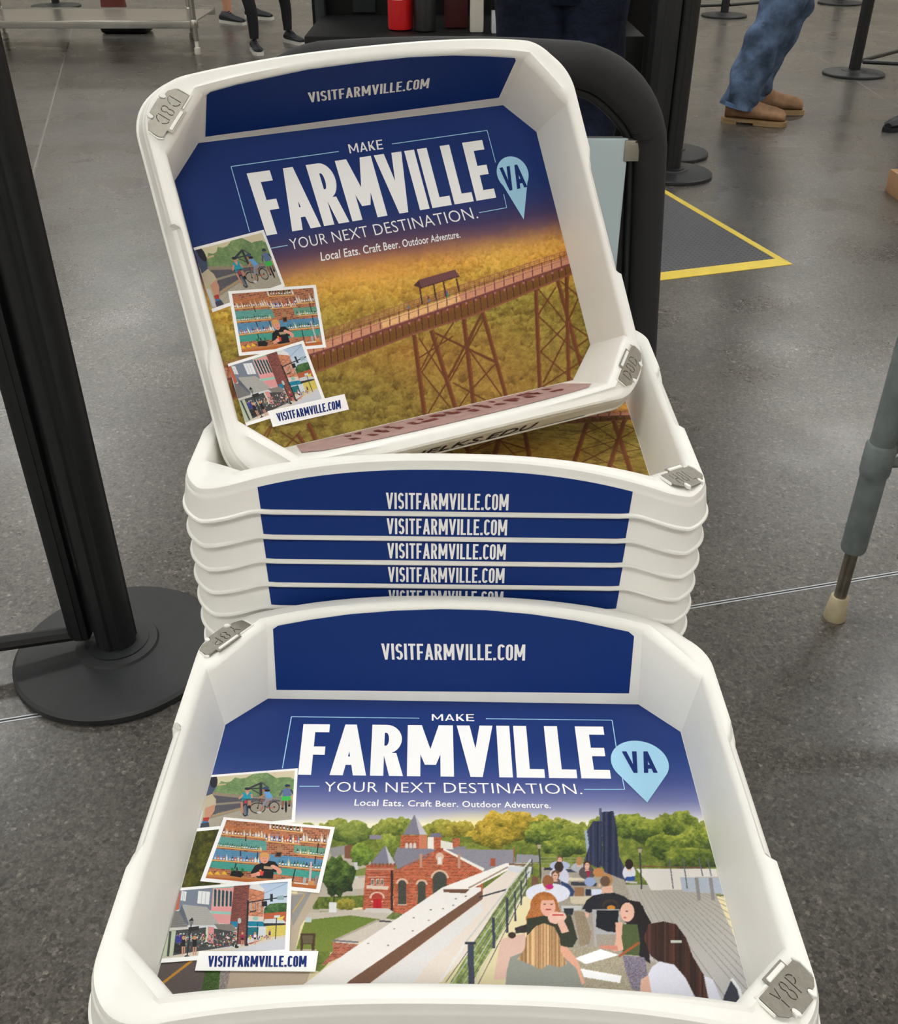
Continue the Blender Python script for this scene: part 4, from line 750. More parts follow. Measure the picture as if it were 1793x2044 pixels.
# ---- a condensed sans drawn stroke by stroke; each glyph = list of polygons, height 1
def arc(cx, cy, rx, ry, a0, a1, tx, ty, n=16):
    out = []
    for i in range(n):
        p = [math.radians(a0 + (a1 - a0) * (i + j) / n) for j in (0, 1)]
        out.append([(cx + rx * math.cos(p[0]), cy + ry * math.sin(p[0])), (cx + rx * math.cos(p[1]), cy + ry * math.sin(p[1])),
                    (cx + (rx - tx) * math.cos(p[1]), cy + (ry - ty) * math.sin(p[1])), (cx + (rx - tx) * math.cos(p[0]), cy + (ry - ty) * math.sin(p[0]))])
    return out
def R_(x0, y0, x1, y1): return [(x0, y0), (x1, y0), (x1, y1), (x0, y1)]
def glyph(ch, s, w):
    t = s * .86
    if ch == 'I': return s, [R_(0, 0, s, 1)]
    if ch == 'L': w *= .88; return w, [R_(0, 0, s, 1), R_(s, 0, w, t)]
    if ch == 'E': w *= .92; return w, [R_(0, 0, s, 1), R_(s, 0, w, t), R_(s, 1 - t, w, 1), R_(s, .5 - t / 2, w * .92, .5 + t / 2)]
    if ch == 'F': w *= .90; return w, [R_(0, 0, s, 1), R_(s, 1 - t, w, 1), R_(s, .47 - t / 2, w * .90, .47 + t / 2)]
    if ch == 'T': w *= 1.0; return w, [R_(w / 2 - s / 2, 0, w / 2 + s / 2, 1 - t), R_(0, 1 - t, w, 1)]
    if ch == 'V': w *= 1.18; return w, [[(0, 1), (s, 1), (w / 2 + s * .45, 0), (w / 2 - s * .45, 0)], [(w - s, 1), (w, 1), (w / 2 + s * .45, 0), (w / 2 - s * .45, 0)]]
    if ch == 'A': w *= 1.18; return w, [[(0, 0), (s, 0), (w / 2 + s * .45, 1), (w / 2 - s * .45, 1)], [(w - s, 0), (w, 0), (w / 2 + s * .45, 1), (w / 2 - s * .45, 1)], R_(w * .26, .20, w * .74, .20 + t)]
    if ch == 'M':
        w *= 1.5; return w, [R_(0, 0, s, 1), R_(w - s, 0, w, 1), [(0, 1), (s * 1.1, 1), (w / 2 + s * .42, .22), (w / 2 - s * .42, .22)], [(w - s * 1.1, 1), (w, 1), (w / 2 + s * .42, .22), (w / 2 - s * .42, .22)]]
    if ch == 'R':
        r = min(w * .52, .28); return w * 1.06, [R_(0, 0, s, 1), R_(s, 1 - t, w - r, 1), R_(s, .42, w - r, .42 + t)] + arc(w - r, .71, r, .29, -90, 90, s, t) + [[(w * .40, .44), (w * .40 + s, .44), (w * 1.06, 0), (w * 1.06 - s * 1.05, 0)]]
    if ch == 'S':
        ry = (.5 + t / 2) / 2; return w, arc(w / 2, 1 - ry, w / 2, ry, 25, 272, s, t, 22) + arc(w / 2, ry, w / 2, ry, 92, -155, s, t, 22)
    if ch == 'O':
        ry = w * .62; return w, arc(w / 2, 1 - ry, w / 2, ry, 0, 180, s, t) + arc(w / 2, ry, w / 2, ry, 180, 360, s, t) + [R_(0, ry, s, 1 - ry), R_(w - s, ry, w, 1 - ry)]
    if ch == 'C':
        ry = w * .62; return w * .94, arc(w / 2, 1 - ry, w / 2, ry, 18, 180, s, t) + arc(w / 2, ry, w / 2, ry, 180, 342, s, t) + [R_(0, ry, s, 1 - ry)]
    if ch == 'K': return w, [R_(0, 0, s, 1), [(s, .40), (w - s * 1.15, 1), (w, 1), (s, .40 - s * .1)], [(s, .62 - s * .2), (s + .02, .36), (w - s * 1.2, 0), (w, 0), (w * .50, .60)]]
    if ch == '.': return s * 1.1, [R_(0, 0, s * 1.1, s * 1.1)]
    return w * .5, []
def condensed(text, s=.145, w=.38, gap=.075):
    x = 0; out = []
    for ch in text:
        a, ps = glyph(ch, s, w); out += [[(px + x, py) for px, py in p] for p in ps]; x += a + gap
    W_ = x - gap; return union([[(px / W_, py) for px, py in p] for p in out])
_bf = {}
def builtin(text, bold=0.0):
    """Blender's own letter shapes as triangles in the unit square"""
    cu = bpy.data.curves.new('lettering', 'FONT'); cu.body = text; cu.offset = bold; cu.resolution_u = 3; cu.space_character = 1.04
    o = bpy.data.objects.new('lettering', cu); COL.objects.link(o)
    me = bpy.data.meshes.new_from_object(o.evaluated_get(bpy.context.evaluated_depsgraph_get()))
    bpy.data.objects.remove(o); bpy.data.curves.remove(cu)
    v = np.array([q.co[:2] for q in me.vertices]); lo = v.min(0); hi = v.max(0); v = (v - lo) / (hi - lo)
    out = [[tuple(v[i]) for i in p.vertices] for p in me.polygons]; bpy.data.meshes.remove(me); return out
def area2(p): return sum(p[i - 1][0] * p[i][1] - p[i][0] * p[i - 1][1] for i in range(len(p)))
def union(polys):
    """merge overlapping strokes of a drawn word into one flat sheet of triangles"""
    vs = []; es = []; bb = []
    for p in polys:
        n0 = len(vs); vs += [Vector(q) for q in p]; es += [(n0 + i, n0 + (i + 1) % len(p)) for i in range(len(p))]
        bb.append((min(q[0] for q in p), max(q[0] for q in p)))
    rv, _, rf, *_r = delaunay_2d_cdt(vs, es, [], 0, 1e-7); out = []
    for f in rf:
        cx = sum(rv[i].x for i in f) / len(f); cy_ = sum(rv[i].y for i in f) / len(f)
        if any(b[0] <= cx <= b[1] and inpoly(cx, cy_, p) for p, b in zip(polys, bb)): out.append([tuple(rv[i]) for i in f])
    return out
def inpoly(x, y, p):
    r = False
    for i in range(len(p)):
        (ax, ay), (bx, by) = p[i], p[i - 1]
        if (ay > y) != (by > y) and x < (bx - ax) * (y - ay) / (by - ay) + ax: r = not r
    return r
def decal(name, polys, place, m, parent, sub=1):
    V = []; F = []; polys = [p if area2(p) > 0 else p[::-1] for p in polys]
    for p in polys:
        n = len(V); V += [place(u, v) for u, v in p]; F.append(tuple(range(n, n + len(p))))
    o = mesh_obj(name, V, F, m, parent); return o
def quad_place(k, quad, z):
    h = homog(quad); return lambda u, v: on_floor(k, *h(u, v), 0).to_2d().to_3d() + Vector((0, 0, z))
URL = condensed('VISITFARMVILLE.COM')
FARM = condensed('FARMVILLE', s=.188, w=.44, gap=.055)
MAKE = condensed('MAKE', s=.15, w=.62, gap=.14); NEXT = builtin('YOUR NEXT DESTINATION.', -.006); LOCAL = builtin('Local Eats. Craft Beer. Outdoor Adventure.', .014)
VA = condensed('VA', s=.22, w=.60, gap=.07)

def ink_mesh(name, rows, cols_of, canvas, k, parent, z, shift=None):
    """grid of printed colour: rows of y, cols_of(y)->x array"""
    P = []; nx = None
    for y in rows:
        xs = cols_of(y); nx = len(xs); P.append(np.stack([xs, np.full(nx, y), np.full(nx, z)], 1))
    P = np.concatenate(P); ny = len(rows)
    Q = P * [1, 1, 0]
    if shift: Q[:, 1] = Q[:, 1] * shift[0] + shift[1]
    px, py = picture_xy(k, Q); col = canvas.sample(px, py)
    return ink_grid(name, P, nx, ny, col, parent)
def ink_grid(name, P, nx, ny, col, parent):
    me = bpy.data.meshes.new(name); me.vertices.add(len(P)); me.vertices.foreach_set('co', P.astype(np.float32).ravel())
    i = np.arange((ny - 1) * (nx - 1)); r = i // (nx - 1); c = i % (nx - 1); a = r * nx + c
    q = np.stack([a, a + 1, a + nx + 1, a + nx], 1)
    P0, P1, P2 = P[q[0, 0]], P[q[0, 1]], P[q[0, 2]]
    if np.cross(P1 - P0, P2 - P0)[2] < 0: q = q[:, ::-1]
    me.loops.add(q.size); me.loops.foreach_set('vertex_index', q.astype(np.int32).ravel())
    me.polygons.add(len(q)); me.polygons.foreach_set('loop_start', (np.arange(len(q)) * 4).astype(np.int32)); me.polygons.foreach_set('loop_total', np.full(len(q), 4, np.int32))
    at = me.color_attributes.new('ink', 'FLOAT_COLOR', 'POINT'); rgba = np.ones((len(P), 4), np.float32); rgba[:, :3] = lin(np.clip(col, 0, 255)) * .97
    at.data.foreach_set('color', rgba.ravel()); me.materials.append(PRINT); me.update(); me.validate()
    o = bpy.data.objects.new(name, me); COL.objects.link(o); o.parent = parent; return o

def floor_poster(k, canvas, pitch, y_fine, parent, shift=None):
    e = .0006
    def half(y): return FA - e - max(0, (abs(y) - (FB - FC2)) / FC2) * FC1
    rows = sorted(set([-FB + e, -(FB - FC2), (FB - FC2), FB - e] + list(np.arange(-FB + e, y_fine, pitch)) + list(np.arange(y_fine, FB - e, .004))))
    rows = [r for i, r in enumerate(rows) if i == 0 or r - rows[i - 1] > 1e-5]
    nx = int(2 * FA / pitch) + 1; u = np.linspace(-1, 1, nx)
    return ink_mesh('floor_poster', rows, lambda y: u * half(y), canvas, k, parent, .0006, shift)
SNAP = {'bikers': (paint_bikers, (380, 1530, 7.796)), 'bar': (paint_bar, (400, 1630, 6.404)), 'street': (paint_street, (310, 1750, 6.183))}
SNAP_A = {'bikers': [(417, 1549), (595, 1535), (589, 1643), (384, 1662)], 'bar': [(447, 1633), (669, 1653), (638, 1785), (400, 1761)], 'street': [(357, 1775), (583, 1756), (578, 1906), (317, 1925)]}
SNAP_B = {'bikers': [(386, 495), (526, 459), (569, 572), (424, 624)], 'bar': [(455, 582), (630, 569), (651, 694), (477, 711)], 'street': [(454, 727), (605, 680), (650, 801), (491, 851)]}
_snap = {}
def snapshots(k, quads, parent, n):
    for j, kind in enumerate(('bikers', 'bar', 'street')):
        fn, (ox, oy, sc) = SNAP[kind]
        if kind not in _snap: _snap[kind] = fn()
        cv = _snap[kind]; ha = homog(SNAP_A[kind]); hq = homog(quads[kind]); nx, ny = n, int(n * .74)
        us = np.linspace(0, 1, nx); vs = np.linspace(0, 1, ny); P = []; A = []
        for v in vs:
            for u in us: P.append(hq(u, v)); A.append(ha(u, v))
        A = np.array(A); uu = np.tile(us, ny); vv = np.repeat(vs, nx)
        b0 = 0.0 if kind in ('bikers', 'street') else .035
        border = (uu < b0) | (uu > 1 - .035) | (vv < .05) | (vv > .955)
        col = cv.sample((A[:, 0] - ox) * sc, (A[:, 1] - oy) * sc); col[border] = (253, 253, 253)
        W = pose(k).inverted(); o = W @ CAM; W3 = W.to_3x3(); Q = np.empty((len(P), 3))
        o_ = np.array(o); W3_ = np.array(W3); pp = np.array(P); x = (pp[:, 0] - PU) / FPX; y = (pp[:, 1] - PV) / FPX
        D = np.stack([x, _cp - y * _sp, -_sp - y * _cp], 1) @ W3_.T; t = -o_[2] / D[:, 2]; Q = o_ + D * t[:, None]
        # keep the print on the tray floor
        lim = FA - .0006 - np.clip((np.abs(Q[:, 1]) - (FB - FC2)) / FC2, 0, 1) * FC1; Q[:, 0] = np.clip(Q[:, 0], -lim, lim)
        Q[:, 2] = .0010 + .0003 * j
        tag(ink_grid('photo_print', Q, nx, ny, col, parent), {'bikers': 'snapshot of four people on bicycles on a plank bridge', 'bar': 'snapshot of a bartender in front of bottle shelves', 'street': 'snapshot of a small town shopping street'}[kind])

def lettering_set(k, spec, poster, root):
    z = .0010
    def T(name, polys, quad, m, zz=z): return decal(name, polys, quad_place(k, quad, zz), m, poster)
    T('large_title', FARM, spec['farm'], WHITE_INK); T('small_title', MAKE, spec['make'], WHITE_INK)
    T('subtitle', NEXT, spec['next'], WHITE_INK); T('tagline', LOCAL, spec['local'], WHITE_INK)
    for a, b in spec['lines']:
        A_, B_ = on_floor(k, *a), on_floor(k, *b); d = (B_ - A_).normalized(); n_ = Vector((-d.y, d.x, 0)) * .00042
        q = [A_ - n_, B_ - n_, B_ + n_, A_ + n_]
        mesh_obj('frame_line', [(p.x, p.y, .0009) for p in q], [(0, 1, 2, 3)], SKY_INK, poster)
    C = on_floor(k, *spec['pin'][0]); tip = on_floor(k, *spec['pin'][1]); rx, ry = spec['pin'][2]
    ux = (on_floor(k, spec['pin'][0][0] + rx, spec['pin'][0][1]) - C); uy = (on_floor(k, spec['pin'][0][0], spec['pin'][0][1] - ry) - C)
    ex = Vector((1, 0, 0)) * ux.length if k == 'A' else Vector((spec['pr'], 0, 0)); ey = Vector((0, 1, 0)) * uy.length if k == 'A' else Vector((0, spec['pr'], 0))
    pts = [C + ex * math.cos(a) + ey * math.sin(a) for a in np.linspace(math.radians(-38), math.radians(218), 40)] + [tip]
    pin = mesh_obj('map_pin', [(p.x, p.y, .0012) for p in pts], [tuple(range(len(pts)))], SKY_INK, poster)
    decal('pin_lettering', VA, quad_place(k, spec['va'], .0015), NAVY_INK, poster)
    lab = mesh_obj('address_label', [(*on_floor(k, *p).to_2d(), .0022) for p in spec['label']], [(3, 2, 1, 0)], WHITE_INK, root)
    decal('lettering', condensed('VISITFARMVILLE.COM', s=.17, w=.38, gap=.06), quad_place(k, spec['labeltxt'], .0025), NAVY_INK, lab)

def far_banner(k, outline, quad, root):
    P = [on_far(k, *p) for p in outline]; b = mesh_obj('end_wall_banner', P, [tuple(range(len(P)))], BLUE, root)
    me = b.data
    if me.polygons[0].normal.y > 0: me.flip_normals()
    h = homog(quad); decal('lettering', URL, lambda u, v: on_far(k, *h(u, v)) + FARN * .0005, WHITE_INK, b); return b

def skirt_y(x, z):
    za, zb = skirt_z(x, -.2) + .0040, RIM + arch(x) - .0100; return -.2064 + .0050 * (z - za) / (zb - za)
def skirt_pt(x, t):
    """front skirt of the near end wall: t=0 at its foot, 1 under the rim roll"""
    z0, z1 = skirt_z(x, -.2) + .0046, RIM + arch(x) - .0086; z = z0 + (z1 - z0) * t
    return Vector((x, skirt_y(x, z) - .0005, z))
def skirt_banner(root, xw=.160):
    V = []; F = []; n = 40
    xs = [-xw + 2 * xw * i / n for i in range(n + 1)]
    for i, x in enumerate(xs):
        for t in (0, .5, 1): q = skirt_pt(x * (1 - .012 * (1 - t)), t); V.append(q)
    for i in range(n):
        for j in range(2): a = i * 3 + j; F.append((a, a + 3, a + 4, a + 1))
    b = mesh_obj('skirt_banner', V, F, BLUE, root, 30)
    def pl(u, v):
        x = -.0505 + u * .1046; z = .0598 + v * .0152; return Vector((x, skirt_y(x, z) - .0010, z))
    decal('lettering', URL, pl, WHITE_INK, b); return b

# ---- corner plates with the code cut through them
def strokes(ch):
    def ar(cx, cy, rx, ry, a0, a1, n=9): return [(cx + rx * math.cos(math.radians(a0 + (a1 - a0) * i / n)), cy + ry * math.sin(math.radians(a0 + (a1 - a0) * i / n))) for i in range(n + 1)]
    return {'D': [[(0, .02), (0, .98)], [(.14, .98)] + ar(.2, .5, .42, .48, 82, 12) , ar(.2, .5, .42, .48, -12, -82) + [(.14, .02)]],
            '8': [ar(.3, .74, .24, .24, -60, 78), ar(.3, .74, .24, .24, 102, 240), ar(.3, .26, .28, .26, 64, -78), ar(.3, .26, .28, .26, 116, 258)],
            'Y': [[(0, 1), (.26, .52)], [(.6, 1), (.34, .52)], [(.3, .46), (.3, 0)]],
            'P': [[(0, 0), (0, .98)], [(.14, .98)] + ar(.2, .73, .36, .25, 80, 8), ar(.2, .73, .36, .25, -8, -84) + [(.14, .48)]],
            'H': [[(0, 0), (0, .42)], [(0, .58), (0, 1)], [(.08, .5), (.5, .5)], [(.58, 0), (.58, 1)]],
            'L': [[(0, 1), (0, .08)], [(.08, 0), (.52, 0)]]}[ch]
def thick(pl, w):
    P = [Vector(p) for p in pl]; Lf = []; Rt = []
    for i, p in enumerate(P):
        d = (P[min(i + 1, len(P) - 1)] - P[max(i - 1, 0)]).normalized(); n_ = Vector((-d.y, d.x)) * w / 2; Lf.append(p + n_); Rt.append(p - n_)
    return [tuple(q) for q in Lf + Rt[::-1]]
def inpoly(x, y, p):
    r = False
    for i in range(len(p)):
        (ax, ay), (bx, by) = p[i], p[i - 1]
        if (ay > y) != (by > y) and x < (bx - ax) * (y - ay) / (by - ay) + ax: r = not r
    return r
def corner_plate(code, root, flip):
    out = [(-.0075, .0030), (.0165, .0030), (.0165, .0085), (.0238, .0085), (.0258, .0120), (.0250, .0235), (.0195, .0270), (.0165, .0272), (.0150, .0250), (.0110, .0252), (.0100, .0310), (-.0055, .0312), (-.0070, .0260), (-.0108, .0252), (-.0125, .0280), (-.0160, .0272), (-.0215, .0225), (-.0215, .0085), (-.0075, .0085)]
    holes = []
    for i, ch in enumerate(code):
        for stt in strokes(ch): holes.append(thick([(-.0125 + i * .0098 + p[0] * .0100, .0240 - p[1] * .0128) for p in stt], .00085))
    vs = []; es = []
    for poly in [out] + holes:
        n0 = len(vs); vs += [Vector(p) for p in poly]; es += [(n0 + i, n0 + (i + 1) % len(poly)) for i in range(len(poly))]
    vs = [v * 100 for v in vs]; rv, re, rf, *_ = delaunay_2d_cdt(vs, es, [], 0, 1e-6); rv = [v / 100 for v in rv]
    keep = []
    for f in rf:
        cx = sum(rv[i].x for i in f) / len(f); cy = sum(rv[i].y for i in f) / len(f)
        if inpoly(cx, cy, out) and not any(inpoly(cx, cy, h) for h in holes): keep.append(f)
    sgn = -1 if flip else 1; q = math.sqrt(.5)
    def P3(s_, n_, z): x = .197 + (s_ + n_) * q; y = -.156 + (s_ - n_) * q; return Vector((sgn * x, sgn * y, z))
    def zt(s_, n_): p = P3(s_, n_, 0); return RIM + arch(.185, p.y) * (.225 - abs(p.x)) / .040 + .0014     # a flat plate
    bm = bmesh.new(); vb = [bm.verts.new(P3(v.x, v.y, zt(v.x, v.y))) for v in rv]
    for f in keep:
        try: bm.faces.new([vb[i] for i in f])
        except ValueError: pass
    bmesh.ops.delete(bm, geom=[v for v in bm.verts if not v.link_faces], context='VERTS')
    bmesh.ops.recalc_face_normals(bm, faces=bm.faces)
    if sum(f.normal.z for f in bm.faces) < 0: bmesh.ops.reverse_faces(bm, faces=bm.faces)
    r = bmesh.ops.extrude_face_region(bm, geom=bm.faces[:]); bmesh.ops.translate(bm, verts=[v for v in r['geom'] if isinstance(v, bmesh.types.BMVert)], vec=(0, 0, .0011))
    bmesh.ops.recalc_face_normals(bm, faces=bm.faces)
    me = bpy.data.meshes.new('code_plate'); bm.to_mesh(me); bm.free(); me.materials.append(STEEL)
    o = bpy.data.objects.new('code_plate', me); COL.objects.link(o); o.parent = root; tag(o, 'grey metal plate with the code %s cut through it' % code)
    def pad(pts, z0, z1, name):
        v = [P3(a, b, zt(a, b) + z0) for a, b in pts] + [P3(a, b, zt(a, b) + z1) for a, b in pts]; n = len(pts)
        f = [tuple(range(n))[::-1], tuple(range(n, 2 * n))] + [(i, (i + 1) % n, n + (i + 1) % n, n + i) for i in range(n)]
        c = mesh_obj(name, v, f, TRAY, o); b2 = bmesh.new(); b2.from_mesh(c.data); bmesh.ops.recalc_face_normals(b2, faces=b2.faces); bmesh.ops.bevel(b2, geom=[e for e in b2.edges if min(w_.co.z for w_ in e.verts) > RIM + z1 - .0009], offset=.0004, segments=2, affect='EDGES'); b2.to_mesh(c.data); b2.free(); return c
    pad([(-.0058, .0046), (.0148, .0046), (.0148, .0078), (-.0058, .0078)], .0006, .0024, 'retaining_bar')
    pad([(.0112, .0300), (.0114, .0265), (.0125, .0254), (.0138, .0256), (.0147, .0268), (.0150, .0298), (.0135, .0318)], -.001, .0022, 'clip')
    pad([(-.0112, .0300), (-.0108, .0268), (-.0098, .0256), (-.0085, .0256), (-.0074, .0268), (-.0066, .0305), (-.0085, .0325)], -.001, .0022, 'clip')
    pad([(-.0240, .0070), (-.0225, .0070), (-.0222, .0215), (-.0236, .0212)], -.001, .0016, 'lip')
    pad([(.0248, .0066), (.0262, .0078), (.0278, .0116), (.0270, .0220), (.0260, .0224), (.0267, .0122), (.0246, .0082)], -.001, .0016, 'lip')
    pad([(-.0240, .0062), (-.0085, .0062), (-.0085, .0077), (-.0225, .0077)], -.001, .0014, 'lip')

def tray_root(k, i, label, group):
    r = empty('security_tray', (0, 0, 0), label, 'tray', group); r.matrix_world = pose(k, i * (.0264 if k == 'A' else .0262)); return r
BRIDGE = paint_bridge(); ROOF = paint_rooftop()

# ---- front tray (code Y8P)
A = tray_root('A', 0, 'front white tray lying flat, printed with a red brick church and roof terrace', 'trays in the front stack')
copy_part(tray_body0, A)
pa = floor_poster('A', ROOF, .00058, .062, A)
lettering_set('A', {
    'farm': [(606, 1447), (1204, 1452), (1220, 1556), (595, 1548)], 'make': [(862, 1427), (946, 1427), (947, 1441), (862, 1440)],
    'next': [(649, 1562), (1158, 1566), (1163, 1587), (647, 1582)], 'local': [(709, 1597), (1098, 1603), (1100, 1615), (707, 1610)],
    'lines': [((582, 1432), (837, 1435)), ((582, 1432), (564, 1535)), ((970, 1436), (1222, 1439)), ((1222, 1439), (1230, 1492)), ((1241, 1548), (1247, 1577)), ((1247, 1577), (1166, 1577)), ((598, 1571), (638, 1571))],
    'pin': ((1277, 1523), (1292, 1604), (57, 42)), 'va': [(1241, 1502), (1303, 1502), (1313, 1545), (1255, 1545)], 
    'label': [(398, 1902), (636, 1902), (630, 1943), (390, 1941)], 'labeltxt': [(417, 1912), (613, 1912), (612, 1934), (415, 1934)]}, pa, A)
snapshots('A', SNAP_A, A, 330)
far_banner('A', [(545, 1256), (555, 1249), (620, 1237), (700, 1226), (790, 1219), (880, 1216), (970, 1218), (1060, 1226), (1150, 1239), (1255, 1261), (1266, 1270), (1256, 1384), (552, 1377)], [(761, 1284), (1049, 1286), (1048, 1318), (763, 1316)], A)
corner_plate('Y8P', A, False); corner_plate('Y8P', A, True)

# ---- leaning tray (code D8D)
B = tray_root('B', 0, 'white tray leaning back steeply inside another tray, printed with a whole trestle bridge', 'trays in the rear stack')
copy_part(tray_body0, B)
pb = floor_poster('B', BRIDGE, .00080, .075, B)
lettering_set('B', {
    'farm': [(492, 347), (962, 280), (990, 395), (532, 471)], 'make': [(694, 289), (762, 279), (765, 298), (698, 307)],
    'next': [(576, 478), (947, 413), (955, 436), (581, 499)], 'local': [(639, 504), (916, 461), (919, 475), (641, 522)],
    'lines': [((461, 333), (676, 303)), ((461, 333), (498, 463)), ((782, 288), (972, 261)), ((972, 261), (989, 325)), ((1005, 388), (1011, 415)), ((1011, 415), (956, 425)), ((541, 496), (574, 490))],
    'pin': ((1023, 347), (1045, 439), (40, 40)), 'pr': .0198, 'va': [(996, 336), (1039, 328), (1052, 374), (1009, 383)],
    'label': [(534, 821), (687, 787), (696, 818), (544, 853)], 'labeltxt': [(550, 826), (678, 799), (680, 816), (555, 842)]}, pb, B)
snapshots('B', SNAP_B, B, 230)
far_banner('B', [(413, 190), (420, 184), (474, 169), (544, 154), (615, 139), (728, 124), (817, 114.5), (904, 111), (977, 113), (1028, 116), (1030, 121), (996, 195), (410, 273)], [(614, 184), (858, 155), (855, 175), (617, 204)], B)
corner_plate('D8D', B, False); corner_plate('D8D', B, True)
# worn maroon band inside its near wall, letters too worn to read
def near_in(x, z): return Vector((x, -(FB + SL * z), z)) + NEARN * .0006
nb = [(-.158, .004), (.158, .004), (.166, .058)] + [(x, RIM + arch(x) - .010) for x in np.linspace(.15, -.15, 13)] + [(-.166, .058)]
band = mesh_obj('worn_band', [near_in(x, z) for x, z in nb], [tuple(range(len(nb)))], MAROON_BAND, B)
if band.data.polygons[0].normal.y < 0: band.data.flip_normals()
RR = random.Random(5); polys = []
for i in range(15):
    x = -.118 + i * .0168
    for q in range(3):
        a = x + RR.uniform(0, .009); b0 = RR.choice((.018, .030, .044)); polys.append([(a, b0), (a + RR.uniform(.004, .010), b0 + RR.uniform(-.004, .004)), (a + RR.uniform(.004, .010), b0 + RR.uniform(.008, .020)), (a + .001, b0 + RR.uniform(.008, .020))])
decal('worn_mark', polys, lambda u, v: near_in(u, v) + NEARN * .0004, MAROON_INK, band)
# old web address on its near skirt
ad = builtin('ETHELKS.EDU', .004)
def skirt_xy(x, z): return Vector((x, skirt_y(x, z) - .0006, z))
old = decal('worn_lettering', ad, lambda u, v: skirt_xy(-.098 + u * .178, .0605 + v * .0255), DARK_INK, B)
tag(old, 'dark capital lettering on the outside of the near wall')
ln = mesh_obj('dark_line', sum([[skirt_xy(x, skirt_z(x, -.2) + .0048), skirt_xy(x, skirt_z(x, -.2) + .0066)] for x in np.linspace(-.148, .148, 20)], []), [(2 * i, 2 * i + 2, 2 * i + 3, 2 * i + 1) for i in range(19)], DARK_INK, B)

# ---- rear stack, top tray (code H8L) and those below
ORD = ['', 'second', 'third', 'fourth', 'fifth', 'sixth', 'seventh', 'eighth']
for i in range(23):
    if i == 0: lab = 'white tray topping the rear stack, holds the leaning tray, plate coded H8L'
    elif i < 5: lab = 'white tray %s from the top of the rear stack, navy web address band' % ORD[i]
    elif i < 8: lab = 'white tray %s from the top of the rear stack, only rounded corners showing' % ORD[i]
    else: lab = 'white tray low in the rear stack behind the front tray, out of sight'
    r = tray_root('C', i, lab, 'trays in the rear stack' if i < 8 else 'hidden trays low in the rear stack')
    copy_part(tray_body0, r)
    if i == 0:
        floor_poster('B', BRIDGE, .00085, .12, r, (1.15, -.125)); corner_plate('H8L', r, False); corner_plate('H8L', r, True); sb = skirt_banner(r)
    elif i < 8: copy_tree(sb, r)
for i in range(1, 19):
    lab = 'white tray directly beneath the tray coded Y8P, only its edge showing' if i == 1 else 'white tray low in the front stack beneath the church tray, out of sight'
    r = tray_root('A', i, lab, 'trays in the front stack' if i == 1 else 'hidden trays low in the front stack'); copy_part(tray_body0, r)
bpy.data.objects.remove(tray_body0)

# ================================================================== CART carrying both stacks
cart = empty('tray_cart', (0, .72, 0), 'tray cart with a thick black foam-wrapped hoop handle behind the tray stacks', 'cart')
FOAM = mat('black_foam', (36, 36, 37), .8, noise=(30, .10), bump=(700, .25, .0006)); CARTM = mat('cart_grey_steel', (120, 124, 128), .45, metal=.4)
def cy(p): return Vector(p) - Vector((0, .72, 0))
MB().box(cy((0, .715, .127)), (.56, .99, .036), bev=.006).build('deck', CARTM, cart)
HY = 1.222
pts = []; RC = .105; HX = .236; HZ = 1.104
def legx(z): return HX + .0165 * max(0, (1.0 - z) / .25) if z > .7 else HX + .0198 + .004 * (.7 - z)
left = [(-legx(z), HY, z) for z in (.135, .3, .5, .7, .8, .9, .96)]
pts += left
for i in range(0, 13):
    a = math.pi - i * math.pi / 24; pts.append((-(HX - RC) + RC * math.cos(a), HY, HZ - RC + RC * math.sin(a)))
pts += [(x, HY, HZ + .004 * (1 - (x / .13) ** 2)) for x in (-.08, -.03, .03, .08)]
for i in range(0, 13):
    a = math.pi / 2 - i * math.pi / 24; pts.append(((HX - RC) + RC * math.cos(a), HY, HZ - RC + RC * math.sin(a)))
pts += [(-x, y, z) for x, y, z in left[::-1]]
wr = random.Random(2)
def hr(p): q = sst(HZ - .09, HZ - .02, p[2]); return .0192 + .0051 * q
pts = [((p[0] + math.copysign(.0052, p[0]) * (1 - sst(HZ - .09, HZ - .02, p[2]))) if abs(p[0]) > .09 else p[0], p[1], p[2]) for p in pts]
hd = MB().tube([cy(p) for p in pts], [hr(p) for p in pts], n=28).build('hoop_handle', FOAM, cart, 60)
fr = []
for p in pts:
    c_ = Vector((max(-(HX - RC), min(HX - RC, p[0])), HY, min(p[2], HZ - RC))); d_ = Vector(p) - c_
    d_ = d_.normalized() if d_.length > 1e-6 else Vector((0, 0, 1)); fr.append(cy(Vector(p) - d_ * (hr(p) + .0035) + Vector((0, .006, 0))))
MB().tube(fr, .0062, n=12).build('inner_frame', BLACK, cart, 60)
# seams where the foam folds at the right bend
for a in (14, 19):
    th = math.radians(a); c0 = Vector(((HX - RC) + RC * math.cos(th), HY, HZ - RC + RC * math.sin(th))); tdir = Vector((-math.sin(th), 0, math.cos(th)))
    MB().tube([cy(c0 + Vector((.003, 0, 0)) - tdir * .0006), cy(c0 + Vector((.003, 0, 0)) + tdir * .0006)], .0204, n=28).build('foam_seam', BLACK, hd)
MB().tube([cy((-.26, HY, .45)), cy((.26, HY, .45))], .012).build('cross_bar', CARTM, cart)
